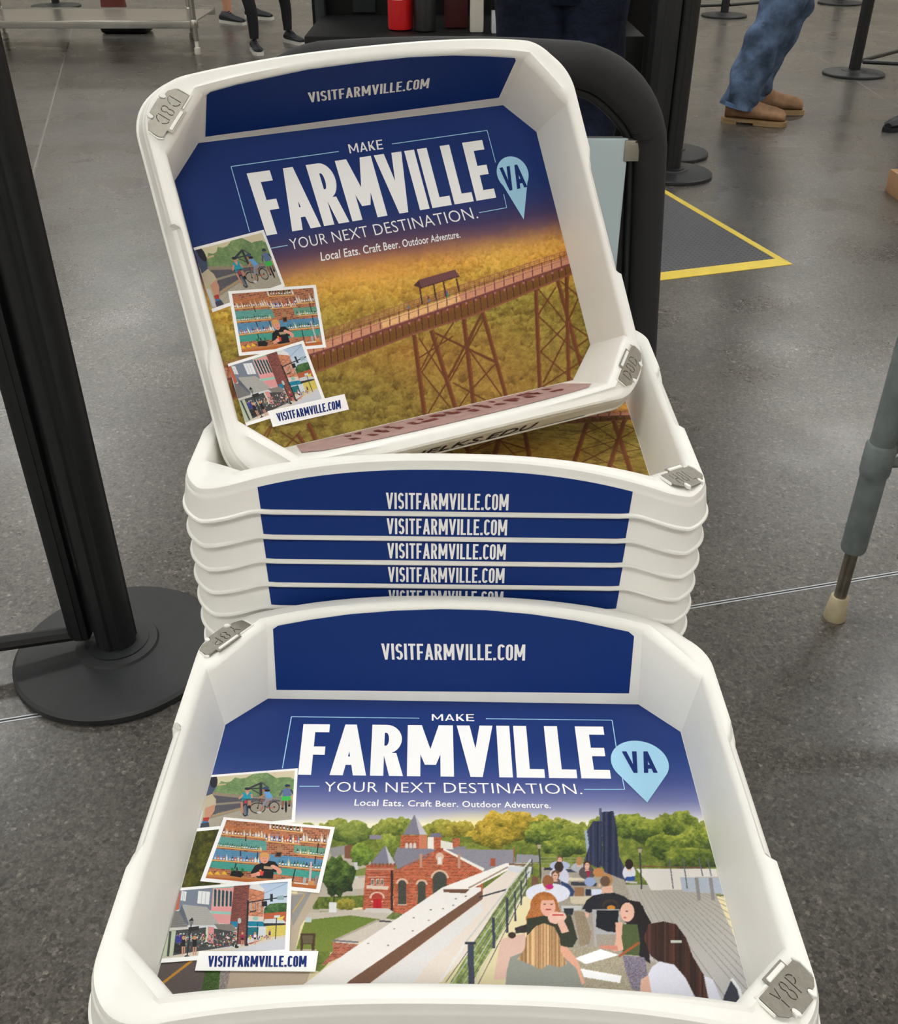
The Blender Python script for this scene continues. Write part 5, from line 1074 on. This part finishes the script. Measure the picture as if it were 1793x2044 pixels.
# inner rim of the hoop and sign holder
SIGN = mat('pale_blue_acrylic', (196, 214, 220), .22, spec=.6); CLIP = mat('satin_clip', (168, 164, 152), .35, metal=.6)
MB().box(cy((0, HY + .012, .840)), (.456, .010, .362), bev=.001).build('backing_board', BLACK, cart)
MB().box(cy((.0, HY - .006, .842)), (.424, .006, .364), bev=.0028).build('sign_plate', SIGN, cart)
for s in (1, -1):
    MB().box(cy((s * .2165, HY - .004, 1.010)), (.018, .014, .024), bev=.001).build('sign_clip', CLIP, cart)
for x in (-.22, .22):
    for y in (.30, 1.12):
        c = MB().box(cy((x, y, .095)), (.05, .05, .028)).box(cy((x - .019, y + .01, .06)), (.004, .04, .07)).box(cy((x + .019, y + .01, .06)), (.004, .04, .07)).build('caster', CARTM, cart)
        wv = MB().lathe([(.001, -.014), (.040, -.014), (.044, -.010), (.044, .010), (.040, .014), (.001, .014)], n=24)
        wv.v = [Vector((v.z, v.y, v.x)) for v in wv.v]; wv.v = [v + cy((x, y + .012, .044)) for v in wv.v]
        wv.build('wheel', BLACK, c)

# ================================================================== STANCHIONS
def stanchion(x, y, r, label, pole_r=.0385, bars=(), rails=(), group='black crowd control posts', yaw=0.0, height=1.20):
    root = empty('stanchion', (x, y, 0), label, 'post', group)
    MB().lathe([(r - .004, 0), (r, .003), (r, .014), (r - .006, .019), (r * .6, .025), (r * .40, .029), (r * .385, .034), (r * .30, .036), (.06, .038)], n=64).build('base', BLACK2, root, 30)
    # fluted post: round with four belt channels
    prof = []
    for i in range(48):
        a = 2 * math.pi * i / 48 + yaw; q = (i % 12); rr = pole_r * (.86 if q == 0 else (.88 if q in (1, 11) else 1.0))
        prof.append((rr * math.cos(a), rr * math.sin(a)))
    MB().prism(prof, .036, height).build('pole', BLACK, root, 20)
    MB().lathe([(pole_r * 1.0, height), (pole_r * 1.25, height + .005), (pole_r * 1.25, height + .06), (pole_r * 1.1, height + .068), (.01, height + .07)], n=32).build('belt_head', BLACK, root)
    for (bx, by, w_) in bars:
        b = MB().box((bx, by, .61), (w_, w_ * 1.2, 1.12), bev=.008).box((bx, by - w_ * .6, .61), (w_ * .35, .004, 1.11)).build('frame_bar', BLACK, root)
        MB().box((bx * .58, by * .58, .18), (abs(bx) * .5, .016, .035), bev=.002).build('hinge', BLACK, root)
    for a, b in rails:
        a, b = Vector(a), Vector(b); MB().tube([a, b], .0145, n=8, squash=(1, 1)).build('bottom_rail', BLACK, root, 20)
        MB().tube([a + Vector((0, 0, 1.05)), b + Vector((0, 0, 1.05))], .0145, n=8).build('top_rail', BLACK, root, 20)
    return root
stanchion(-.643, 1.462, .196, 'large black post on a round base at the left, nearest of the posts', pole_r=.0385, bars=((-.0628, 0, .041),), rails=(((-.055, -.004, .060), (-1.30, -.30, .060)),), yaw=.2)
stanchion(1.088, 4.955, .196, 'black post behind the cart handle, front one of the close pair beside the yellow-edged mat', pole_r=.040, bars=((-.098, .05, .112),))
stanchion(1.155, 5.36, .198, 'black post behind the cart handle, rear one of the close pair', pole_r=.040)
t1 = stanchion(2.896, 7.64, .214, 'black post with low rails at the upper right, right of the person in jeans', pole_r=.040, rails=(((.05, 0, .085), (1.9, -.62, .085)), ((.04, .03, .085), (1.6, 1.6, .085))))
stanchion(2.69, 10.75, .218, 'distant black post just left of the person in jeans', rails=(((.04, 0, .10), (1.35, .75, .10)), ((-.04, 0, .10), (-1.2, -.3, .10))))
stanchion(4.15, 11.75, .225, 'distant black post at the top edge right of the person in jeans', rails=(((.04, 0, .1), (1.8, .2, .1)),))
stanchion(-4.08, 11.47, .250, 'distant dark grey post beyond the steel table')

# ================================================================== RIGHT TABLE, LEG IN VIEW
LEGM = mat('grey_green_steel_tube', (128, 138, 138), .42, metal=.1, noise=(35, .16)); CHROME = mat('worn_chrome', (140, 132, 120), .28, metal=.85, noise=(60, .2)); RUB = mat('beige_rubber_foot', (196, 184, 152), .7, noise=(40, .15))
tb = empty('folding_table', (0, 0, 0), 'table cut off at the right edge, grey tube leg with beige rubber foot', 'table')
MB().box((1.42, 1.19, .765), (1.26, .86, .03), bev=.006).build('table_top', mat('grey_table_top', (176, 178, 178), .5), tb)
for (x, y) in ((.790, 1.573), (.790, .81), (2.0, 1.573), (2.0, .81)):
    lg = MB().lathe([(.0225, .385), (.0225, .75), (.020, .752)], (x, y, 0), 28).lathe([(.0215, .170), (.0240, .176), (.0240, .40)], (x, y, 0), 28).lathe([(.0265, .345), (.0275, .350), (.0275, .405), (.0245, .410)], (x, y, 0), 28).build('leg', LEGM, tb, 40)
    MB().lathe([(.0125, .045), (.0125, .18)], (x, y, 0), 20).build('inner_tube', CHROME, lg)
    MB().lathe([(.0215, 0), (.0225, .002), (.0175, .054), (.0160, .056), (.0125, .056)], (x, y, 0), 28).build('rubber_foot', RUB, lg)
for y in (1.573, .81):
    MB().tube([(.79, y, .37), (2.0, y, .37)], .0115).build('cross_brace', LEGM, tb); MB().tube([(.81, y, .385), (.98, y, .74)], .009).build('diagonal_brace', LEGM, tb)

# ================================================================== MAT
matr = empty('floor_mat', (0, 0, 0), 'dark grey dimpled rubber mat with a yellow edge on the floor behind the cart', 'mat')
c0 = Vector((1.314, 3.679)); du = Vector((-.9525, -.3062)).normalized(); dv = Vector((-.286, .958)).normalized(); LU, LV, BW = .92, 1.52, .048
def mp(u, v, z): q = c0 + du * u + dv * v; return Vector((q.x, q.y, z))
MRUB = bpy.data.materials.new('dimpled_rubber'); MRUB.use_nodes = True
_n = MRUB.node_tree; _b = _n.nodes['Principled BSDF']; _b.inputs['Base Color'].default_value = (*lin((82, 83, 87)), 1); _b.inputs['Roughness'].default_value = .5
mesh_obj('pad', [mp(BW, BW, 0), mp(LU - BW, BW, 0), mp(LU - BW, LV - BW, 0), mp(BW, LV - BW, 0), mp(BW, BW, .011), mp(LU - BW, BW, .011), mp(LU - BW, LV - BW, .011), mp(BW, LV - BW, .011)], [(4, 5, 6, 7)[::-1], (0, 1, 5, 4), (1, 2, 6, 5), (2, 3, 7, 6), (3, 0, 4, 7)], MRUB, matr)
V = []; F = []; pu = .021; k = 0
for i in range(int((LU - 2 * BW) / pu)):
    for j in range(int((LV - 2 * BW) / pu)):
        u = BW + (i + .5) * pu; v = BW + (j + .5) * pu; n0 = len(V); rr = .0068
        V += [mp(u + rr * math.cos(a), v + rr * math.sin(a), .0112) for a in (0, 1.57, 3.14, 4.71)] + [mp(u, v, .0142)]
        F += [(n0, n0 + 1, n0 + 4), (n0 + 1, n0 + 2, n0 + 4), (n0 + 2, n0 + 3, n0 + 4), (n0 + 3, n0, n0 + 4)]
tag(mesh_obj('dimple', V, F, mat('dimple_rubber', (66, 68, 72), .45), matr), kind='stuff')
YEL = mat('yellow_vinyl', (226, 200, 74), .5, noise=(20, .06))
def edge_piece(u0, v0, u1, v1, iu0, iv0, iu1, iv1):
    mesh_obj('yellow_edge', [mp(u0, v0, 0), mp(u1, v1, 0), mp(iu1, iv1, 0), mp(iu0, iv0, 0), mp(u0, v0, .002), mp(u1, v1, .002), mp(iu1, iv1, .0125), mp(iu0, iv0, .0125)], [(4, 5, 6, 7), (0, 1, 5, 4), (1, 2, 6, 5), (2, 3, 7, 6), (3, 0, 4, 7)], YEL, matr)
edge_piece(0, 0, LU, 0, BW, BW, LU - BW, BW); edge_piece(LU, 0, LU, LV, LU - BW, BW, LU - BW, LV - BW); edge_piece(LU, LV, 0, LV, LU - BW, LV - BW, BW, LV - BW); edge_piece(0, LV, 0, 0, BW, LV - BW, BW, BW)

# ================================================================== BLACK COUNTER AND WHAT STANDS ON IT
INK = mat('matt_black_laminate', (10, 11, 12), .5, noise=(5, .2), spec=.25); DG = mat('dark_grey_panel', (34, 39, 43), .5, noise=(6, .2))
ct = empty('equipment_counter', (.15, 5.5, 0), 'long black equipment counter with a tall back behind the cart', 'counter')
MB().box((-.03, -.02, .30), (1.60, .76, .60), bev=.006).build('cabinet', INK, ct); MB().box((.04, .40, .78), (1.84, .06, 1.56), bev=.006).build('back_panel', INK, ct)
MB().box((-.60, .36, 1.05), (.12, .03, .88), bev=.004).build('trim_panel', DG, ct); MB().box((-.83, .34, .78), (.05, .08, 1.54), bev=.01).build('side_post', DG, ct)
MB().box((.62, .34, 1.05), (.40, .04, .88), bev=.004).build('screen_panel', INK, ct)
RED = mat('glossy_red', (196, 24, 28), .35); REDD = mat('dark_maroon', (74, 20, 22), .6, noise=(8, .2))
fx = empty('fire_extinguisher', (-.235, 5.30, .60), 'red cylinder with a white label standing on the black counter', 'extinguisher')
MB().lathe([(.045, 0), (.058, .006), (.060, .02), (.060, .30), (.050, .34), (.022, .365), (.022, .39)], n=32).build('cylinder', RED, fx)
MB().box((0, 0, .405), (.10, .03, .03), bev=.005).box((.02, 0, .43), (.12, .02, .012)).build('valve', BLACK, fx)
_a = [(.0605 * math.cos(t), .0605 * math.sin(t)) for t in np.linspace(-2.3, -1.3, 10)]
mesh_obj('white_label', [(x, y, .135) for x, y in _a] + [(x, y, .25) for x, y in _a], [(i, i + 1, i + 11, i + 10) for i in range(9)], WHITE_INK, fx)
tag(MB().lathe([(.045, 0), (.052, .005), (.055, .32), (.050, .33), (.045, .31)], (-.115, 5.26, .60), 32).build('black_bin', mat('black_plastic', (24, 26, 28), .4), None), 'tall black cylinder beside the red one on the counter', 'bin')
mb_ = empty('maroon_case', (.035, 5.40, .60), 'dark maroon upright case on the counter right of the black cylinder', 'case')
MB().box((0, 0, .19), (.115, .12, .38), bev=.012).build('case_body', REDD, mb_); MB().tube([(-.03, 0, .38), (-.03, 0, .41), (.03, 0, .41), (.03, 0, .38)], .006).build('handle', BLACK, mb_)
tag(MB().box((.132, 5.22, .80), (.066, .03, .40), bev=.008).build('white_upright', mat('off_white_paint', (206, 202, 190), .4)), 'off-white upright bar standing on the counter', 'bar')
wb = empty('paper_carton', (.245, 5.24, .60), 'small pale grey carton with a black lid on the counter behind the navy trousers', 'carton')
MB().box((0, 0, .05), (.085, .12, .10), bev=.003).build('carton_body', mat('pale_grey_card', (196, 200, 206), .7), wb); MB().box((0, 0, .17), (.10, .13, .14), bev=.008).build('lid', INK, wb); MB().box((-.01, -.066, .20), (.03, .004, .05)).build('red_tab', RED, wb)

# ================================================================== STAINLESS TABLE
SS = mat('stainless_steel', (176, 174, 168), .22, metal=.85, noise=(6, .06))
st = empty('steel_table', (-3.0, 8.9, 0), 'stainless steel work table with a low shelf, far left', 'table')
MB().box((0, 0, .865), (2.2, .86, .035), bev=.006).build('table_top', SS, st)
sh = MB().box((0, .02, .228), (2.04, .80, .012)).box((0, -.385, .212), (2.04, .012, .056), bev=.003).box((0, .425, .212), (2.04, .012, .056)).build('shelf', SS, st)
for sx in (-1, 1):
    for y in (-.40, .42):
        lx = sx * (1.02 if y < 0 else .80)
        l = MB().lathe([(.021, .10), (.021, .85)], (lx, y, 0), 20).lathe([(.030, .19), (.032, .2), (.032, .245), (.028, .25)], (lx, y, 0), 20).build('leg', SS, st)
        MB().lathe([(.022, 0), (.026, .006), (.024, .05), (.015, .055), (.015, .1)], (lx, y, 0), 20).build('foot', mat('white_foot', (214, 210, 198), .5), l)
bag = empty('black_bag', (-2.86, 9.70, 0), 'low black bag lying on the floor beyond the steel table shelf', 'bag')
MB().box((0, 0, .06), (.42, .24, .12), bev=.035).build('bag_body', mat('black_nylon', (20, 20, 22), .8, bump=(60, .5, .01)), bag, 60); MB().tube([(-.12, 0, .11), (-.1, 0, .16), (.1, 0, .16), (.12, 0, .11)], .01).build('handle', BLACK, bag)
tag(MB().lathe([(.02, .50), (.10, .49), (.10, .40), (.125, .04), (.15, .02), (.15, 0)][::-1], (-3.31, 10.9, 0), 32).build('maroon_stool', mat('maroon_plastic', (104, 44, 36), .45)), 'tapering maroon stool on the floor beyond the steel table', 'stool')
cb = empty('cardboard_box', (2.115, 4.60, 0), 'brown cardboard box at the very right edge on the floor', 'box')
MB().box((0, 0, .05), (.16, .16, .10), bev=.002).build('carton', mat('brown_card', (166, 128, 92), .8), cb); MB().box((0, 0, .101), (.16, .012, .002)).build('tape', mat('tape', (190, 160, 120), .3), cb)

# ================================================================== PEOPLE
SKIN = mat('skin', (206, 150, 120), .55, spec=.35)
def wrinkle(seed, amp, f=1.0):
    r = random.Random(seed); ph = [(r.uniform(0, 6.3), r.uniform(.5, 1.7) * f * r.choice((1, -1)), r.choice((1, 2, 3, 4)), r.uniform(.5, 1)) for _ in range(8)]
    def g(i, k, n):
        th = 2 * math.pi * k / n; return amp * sum(a * math.sin(fr * .42 * i + m_ * th + p) for p, fr, m_, a in ph) / 3.0
    return g
def spline(pts, rad, n):
    """resample a joint chain smoothly"""
    P = [Vector(p) for p in pts]; out = []; rr = []
    for i in range(len(P) - 1):
        p0 = P[max(i - 1, 0)]; p1 = P[i]; p2 = P[i + 1]; p3 = P[min(i + 2, len(P) - 1)]
        for j in range(n):
            t = j / n; out.append(.5 * ((2 * p1) + (p2 - p0) * t + (2 * p0 - 5 * p1 + 4 * p2 - p3) * t * t + (3 * p1 - p0 - 3 * p2 + p3) * t ** 3)); rr.append(rad[i] + (rad[i + 1] - rad[i]) * t)
    out.append(P[-1]); rr.append(rad[-1]); return out, rr
def shoe(root, p, yaw, L, m, solem, name='shoe', boot=False, laces=None):
    """p = heel on the floor; yaw = toe direction"""
    secs = [(0, .030, .055), (.08, .036, .075), (.22, .037, .082), (.40, .037, .070), (.58, .043, .052), (.75, .047, .044), (.90, .040, .036), (.98, .024, .026)]
    if boot: secs = [(0, .034, .105), (.08, .040, .125), (.22, .043, .125), (.36, .044, .108), (.50, .047, .085), (.66, .051, .072), (.82, .049, .064), (.94, .038, .052), (.99, .020, .034)]
    k = L / .30; c, s_ = math.cos(yaw), math.sin(yaw); zs = .028 if boot else .022
    def W(x, y, z): return Vector((p[0] + x * c - y * s_, p[1] + x * s_ + y * c, z))
    V = []; F = []; n = 16
    for t, w_, h in secs:
        for i in range(n):
            a = 2 * math.pi * i / n; y = w_ * k * math.cos(a) * (1 if math.sin(a) < .2 else (.92 - .25 * math.sin(a))); z = zs + (h * k) * (.5 + .5 * math.sin(a)); V.append(W(t * L, y, z))
    for j in range(len(secs) - 1):
        for i in range(n): F.append((j * n + i, j * n + (i + 1) % n, (j + 1) * n + (i + 1) % n, (j + 1) * n + i))
    F += [tuple(range(n))[::-1], tuple((len(secs) - 1) * n + i for i in range(n))]
    o = mesh_obj(name, V, F, m, root, 60)
    outl = [(-.02, 0)] + [(t * L + (.012 if t > .9 else 0), w_ * k * 1.06) for t, w_, h in secs]; outl = [(x, y) for x, y in outl] + [(x, -y) for x, y in outl[::-1][:-1]]
    def sole(o_, z0, z1):
        n_ = len(o_); v = [W(x, y, z0) for x, y in o_] + [W(x, y, z1) for x, y in o_]
        return v, [tuple(range(n_))[::-1], tuple(range(n_, 2 * n_))] + [(i, (i + 1) % n_, n_ + (i + 1) % n_, n_ + i) for i in range(n_)]
    mbs = MB()
    if boot:
        v, f = sole(outl, .014, .028); mbs.add(v, f); hl = [(x, y) for x, y in outl if x < .27 * L]; v, f = sole(hl, 0, .017); mbs.add(v, f); fl = [(x, y) for x, y in outl if x > .36 * L]; v, f = sole(fl, .002, .017); mbs.add(v, f)
    else: v, f = sole(outl, 0, .024); mbs.add(v, f)
    mbs.build('sole', solem, o, 30)
    if laces:
        for q in range(4):
            t = .34 + q * .07; h = (.078 - q * .010) * k + zs; MB().tube([W(t * L, -.018 * k, h - .004), W(t * L + .01, 0, h + .004), W(t * L, .018 * k, h - .004)], .003, n=6).build('lace', laces, o)
    return o
def figure(name_loc, label, legs, trouser, shirt, hair, tr=1.0, cuffs=None, seed=1, facing=0.0, arm_pose=0, skin=SKIN, hip=None, top=None, ankle=1.0, wr=.05):
    """legs: two chains ankle-shin-knee-thigh-hip (hall coordinates). One continuous body, clothes over it."""
    root = empty('person', (0, 0, 0), label, 'person')
    h0 = (Vector(legs[0][-1]) + Vector(legs[1][-1])) / 2; H = hip if hip else h0 + Vector((0, 0, .04)); c, s_ = math.cos(facing), math.sin(facing)
    def D(x, y, z): return H + Vector((x * c - y * s_, x * s_ + y * c, z)) * 1.12      # x = right, y = ahead
    # --- body grown from one skeleton
    jv = []; je = []; jr = []
    def J(p, r, par=None):
        jv.append(Vector(p)); jr.append(r); i = len(jv) - 1
        if par is not None: je.append((par, i))
        return i
    pel = J(H, .11); wst = J(D(0, 0, .17), .105, pel); chs = J(D(0, .01, .36), .12, wst); nck = J(D(0, 0, .50), .055, chs); nk2 = J(D(0, .01, .56), .052, nck)
    hd0 = J(D(0, .02, .62), .075, nk2); hd1 = J(D(0, .025, .69), .088, hd0); hd2 = J(D(0, .02, .755), .066, hd1)
    for lg in legs:
        a = pel
        for q, p in enumerate(lg[::-1]): a = J(p, [.085, .078, .055, .050, .036][min(q, 4)] * min(1.0, tr * (.35 + .65 * ankle) if q > 1 else tr) , a)
    for sx in (-1, 1):
        sh_ = J(D(sx * .17, 0, .45), .055, chs); el = J(D(sx * .225, .0, .19), .040, sh_); wrp = J(D(sx * .18, .20, .21), .028, el); pm = J(D(sx * .165, .27, .215), .030, wrp)
        for q in range(4):
            f1 = J(D(sx * (.190 - q * .018), .305, .218), .010, pm); f2 = J(D(sx * (.190 - q * .018), .335 - .004 * abs(q - 1), .212), .0085, f1); J(D(sx * (.190 - q * .018), .352 - .006 * abs(q - 1), .195), .0075, f2)
        tb_ = J(D(sx * .128, .285, .225), .011, pm); J(D(sx * .118, .310, .228), .009, tb_)
    me = bpy.data.meshes.new('body'); me.from_pydata([tuple(v) for v in jv], je, []); me.materials.append(skin)
    o = bpy.data.objects.new('body', me); COL.objects.link(o); m1 = o.modifiers.new('skin', 'SKIN'); m1.use_smooth_shade = True
    for i, r in enumerate(jr): me.skin_vertices[0].data[i].radius = (r, r); me.skin_vertices[0].data[i].use_root = (i == 0)
    m2 = o.modifiers.new('sub', 'SUBSURF'); m2.levels = m2.render_levels = 1
    dg = bpy.context.evaluated_depsgraph_get(); em = bpy.data.meshes.new_from_object(o.evaluated_get(dg)); em.name = 'body'; em.materials.clear(); em.materials.append(skin)
    bpy.data.objects.remove(o); o = bpy.data.objects.new('body', em); COL.objects.link(o); o.parent = root
    # face and hair
    EYE = mat('eye_white', (236, 234, 230), .3); IR = mat('iris', (60, 44, 36), .3); LIP = mat('lips', (176, 96, 88), .5)
    for sx in (-1, 1):
        e = MB().lathe([(.001, -.011), (.008, -.008), (.011, 0), (.008, .008), (.001, .011)], n=12); e.v = [v + D(sx * .030, .098, .69) for v in e.v]; eo = e.build('eye', EYE, root)
        e = MB().lathe([(.001, -.005), (.005, 0), (.001, .005)], n=10); e.v = [v + D(sx * .030, .107, .69) for v in e.v]; e.build('iris', IR, eo)
        e = MB().lathe([(.001, -.028), (.012, -.02), (.015, 0), (.014, .02), (.001, .028)], n=12); e.v = [v + D(sx * .086, .01, .685) for v in e.v]; e.build('ear', skin, root)
    MB().tube([D(0, .098, .70), D(0, .112, .675), D(0, .120, .655), D(0, .104, .648)], [.007, .010, .014, .010], n=10).build('nose', skin, root)
    MB().tube([D(-.024, .094, .622), D(0, .104, .620), D(.024, .094, .622)], [.003, .007, .003], n=8).build('mouth', LIP, root)
    MB().lathe([(.090, -.03), (.100, .0), (.096, .05), (.070, .085), (.02, .10), (.001, .101)], D(0, -.008, .70), 24).build('hair', hair, root, 60)
    # trousers
    tm = MB()
    for q, lg in enumerate(legs):
        rad = [.075 * ankle, .078 * (.4 + .6 * ankle), .080 * (.7 + .3 * ankle), .094, .112]
        P, r_ = spline(lg, [a * tr for a in rad], 14)
        tm.tube(P, r_, n=44, rough=wrinkle(seed + q, wr))
    tm.tube([H + Vector((0, 0, -.12)), H + Vector((0, 0, -.03)), H + Vector((0, 0, .07)), H + Vector((0, 0, .14))], [.125 * tr, .150 * tr, .148 * tr, .132 * tr], n=28, squash=(1.0, .86) if abs(math.sin(facing)) > .7 else (1.0, .9))
    to = tm.build('trousers', trouser, root, 70)
    if cuffs:
        for lg in legs:
            a = Vector(lg[0]); d = (Vector(lg[1]) - a).normalized(); MB().tube([a - d * .002, a + d * .020], .072 * tr, n=28).build('hem', cuffs, to)
    sm = MB().tube([D(0, 0, .05), D(0, 0, .17), D(0, .01, .34), D(0, .0, .46), D(0, 0, .52)], [.150, .142, .160, .130, .062], n=28, rough=wrinkle(seed + 9, .02))
    for sx in (-1, 1): sm.tube([D(sx * .10, 0, .46), D(sx * .175, 0, .44), D(sx * .222, .02, .18)], [.07, .066, .052], n=16, rough=wrinkle(seed + 5, .02))
    sm.build('shirt', shirt, root, 70)
    return root
DENIM = mat('blue_denim', (82, 100, 126), .85, noise=(11, .55), bump=(16, 1.0, .02), spec=.2); DHEM = mat('denim_hem', (96, 122, 158), .85, noise=(60, .2), spec=.2)
SUEDE = mat('brown_suede', (160, 126, 98), .85, noise=(22, .25), spec=.15); TAN = mat('tan_sole', (158, 130, 92), .7, noise=(20, .12))
HAIRB = mat('brown_hair', (58, 42, 32), .6, bump=(90, .5, .004)); GREY = mat('grey_shirt', (120, 124, 130), .85, bump=(30, .3, .01)); BLK = mat('black_cloth', (22, 22, 26), .85, noise=(20, .2), bump=(30, .4, .01)); NAVY = mat('navy_cloth', (22, 27, 42), .9, noise=(12, .35), bump=(26, .7, .02), spec=.15)
# person in jeans, stepping to the right
pj = figure(None, 'person in faded blue jeans and tan suede boots walking to the right, upper right', [
    [(1.690, 6.105, .088), (1.725, 6.10, .30), (1.800, 6.09, .52), (1.875, 6.13, .72), (1.875, 6.16, 1.02)],
    [(1.800, 6.330, .115), (1.850, 6.31, .30), (1.930, 6.26, .54), (1.960, 6.28, .72), (1.935, 6.30, 1.02)]], DENIM, GREY, HAIRB, tr=1.30, cuffs=DHEM, seed=3, facing=-1.9, wr=.15)
shoe(pj, (1.622, 6.135), math.radians(-22), .345, SUEDE, TAN, 'boot', boot=True); shoe(pj, (1.800, 6.400), math.radians(-12), .345, SUEDE, TAN, 'boot', boot=True)
# person in navy trousers behind the cart handle
pn = figure(None, 'person in dark navy trousers standing close behind the cart handle', [
    [(.27, 3.34, .07), (.27, 3.33, .26), (.265, 3.30, .48), (.262, 3.32, .70), (.268, 3.34, 1.02)],
    [(.44, 3.32, .07), (.43, 3.31, .26), (.415, 3.28, .48), (.415, 3.31, .70), (.425, 3.34, 1.02)]], NAVY, mat('navy_shirt', (34, 42, 66), .85, bump=(30, .3, .01)), HAIRB, tr=1.22, seed=14, facing=math.pi, wr=.08)
shoe(pn, (.27, 3.40), math.radians(-95), .29, BLK, BLK); shoe(pn, (.44, 3.38), math.radians(-83), .29, BLK, BLK)
# person in black leggings, upper left
WS = mat('white_sole', (206, 204, 196), .6); BT = mat('black_trainer', (28, 30, 36), .6, noise=(30, .3), bump=(60, .5, .006))
pl_ = figure(None, 'person in black leggings and black trainers with pale soles, standing left of the black counter', [
    [(-1.545, 8.62, .10), (-1.545, 8.61, .28), (-1.575, 8.60, .48), (-1.545, 8.62, .70), (-1.50, 8.65, 1.02)],
    [(-1.345, 9.10, .10), (-1.345, 9.08, .28), (-1.365, 9.00, .48), (-1.385, 8.85, .70), (-1.36, 8.70, 1.02)]], BLK, mat('teal_shirt', (60, 84, 92), .85), HAIRB, tr=.74, seed=24, facing=math.pi * .8, wr=.02, ankle=.62)
shoe(pl_, (-1.575, 8.70), math.radians(-70), .27, BT, WS, laces=BT); shoe(pl_, (-1.375, 9.16), math.radians(-50), .27, BT, WS, laces=BT)
# person with bare ankle, top left
GB = mat('slate_cloth', (104, 116, 130), .85, noise=(10, .15))
pk = figure(None, 'person in grey-blue cropped trousers and dark trainers right of the steel table leg', [
    [(-2.07, 10.30, .24), (-2.06, 10.3, .36), (-2.06, 10.28, .52), (-2.06, 10.3, .72), (-2.06, 10.32, 1.02)],
    [(-1.90, 10.62, .24), (-1.90, 10.6, .36), (-1.90, 10.56, .52), (-1.92, 10.5, .72), (-1.95, 10.42, 1.02)]], GB, mat('pale_shirt', (196, 190, 180), .85), HAIRB, tr=.85, seed=34, facing=math.pi * 1.5 + .4, wr=.02)
for x, y in ((-2.07, 10.30), (-1.90, 10.62)): MB().tube([(x, y, .06), (x, y, .15), (x, y, .26)], [.040, .042, .052], n=14).build('ankle', SKIN, pk)
shoe(pk, (-2.14, 10.32), math.radians(-38), .31, BT, WS, laces=GB); shoe(pk, (-1.96, 10.65), math.radians(-30), .31, BT, WS)
# person at the right edge
pr_ = figure(None, 'person in black at the right edge, black shoe with pink lining in view', [
    [(2.70, 6.00, .14), (2.72, 6.0, .28), (2.74, 5.98, .50), (2.74, 6.0, .70), (2.72, 6.02, 1.02)],
    [(2.92, 6.16, .14), (2.90, 6.14, .28), (2.88, 6.08, .50), (2.86, 6.04, .70), (2.84, 6.04, 1.02)]], BLK, BLK, HAIRB, tr=.78, seed=44, facing=math.pi * .62, wr=.02)
s1 = shoe(pr_, (2.70, 6.06), math.radians(-138), .30, BT, BT); MB().tube([(2.645, 6.01, .128), (2.62, 5.985, .118), (2.60, 5.96, .105)], .010, n=8).build('pink_lining', mat('pink_cloth', (206, 110, 120), .8), s1)
shoe(pr_, (2.94, 6.22), math.radians(-130), .30, BT, BT)
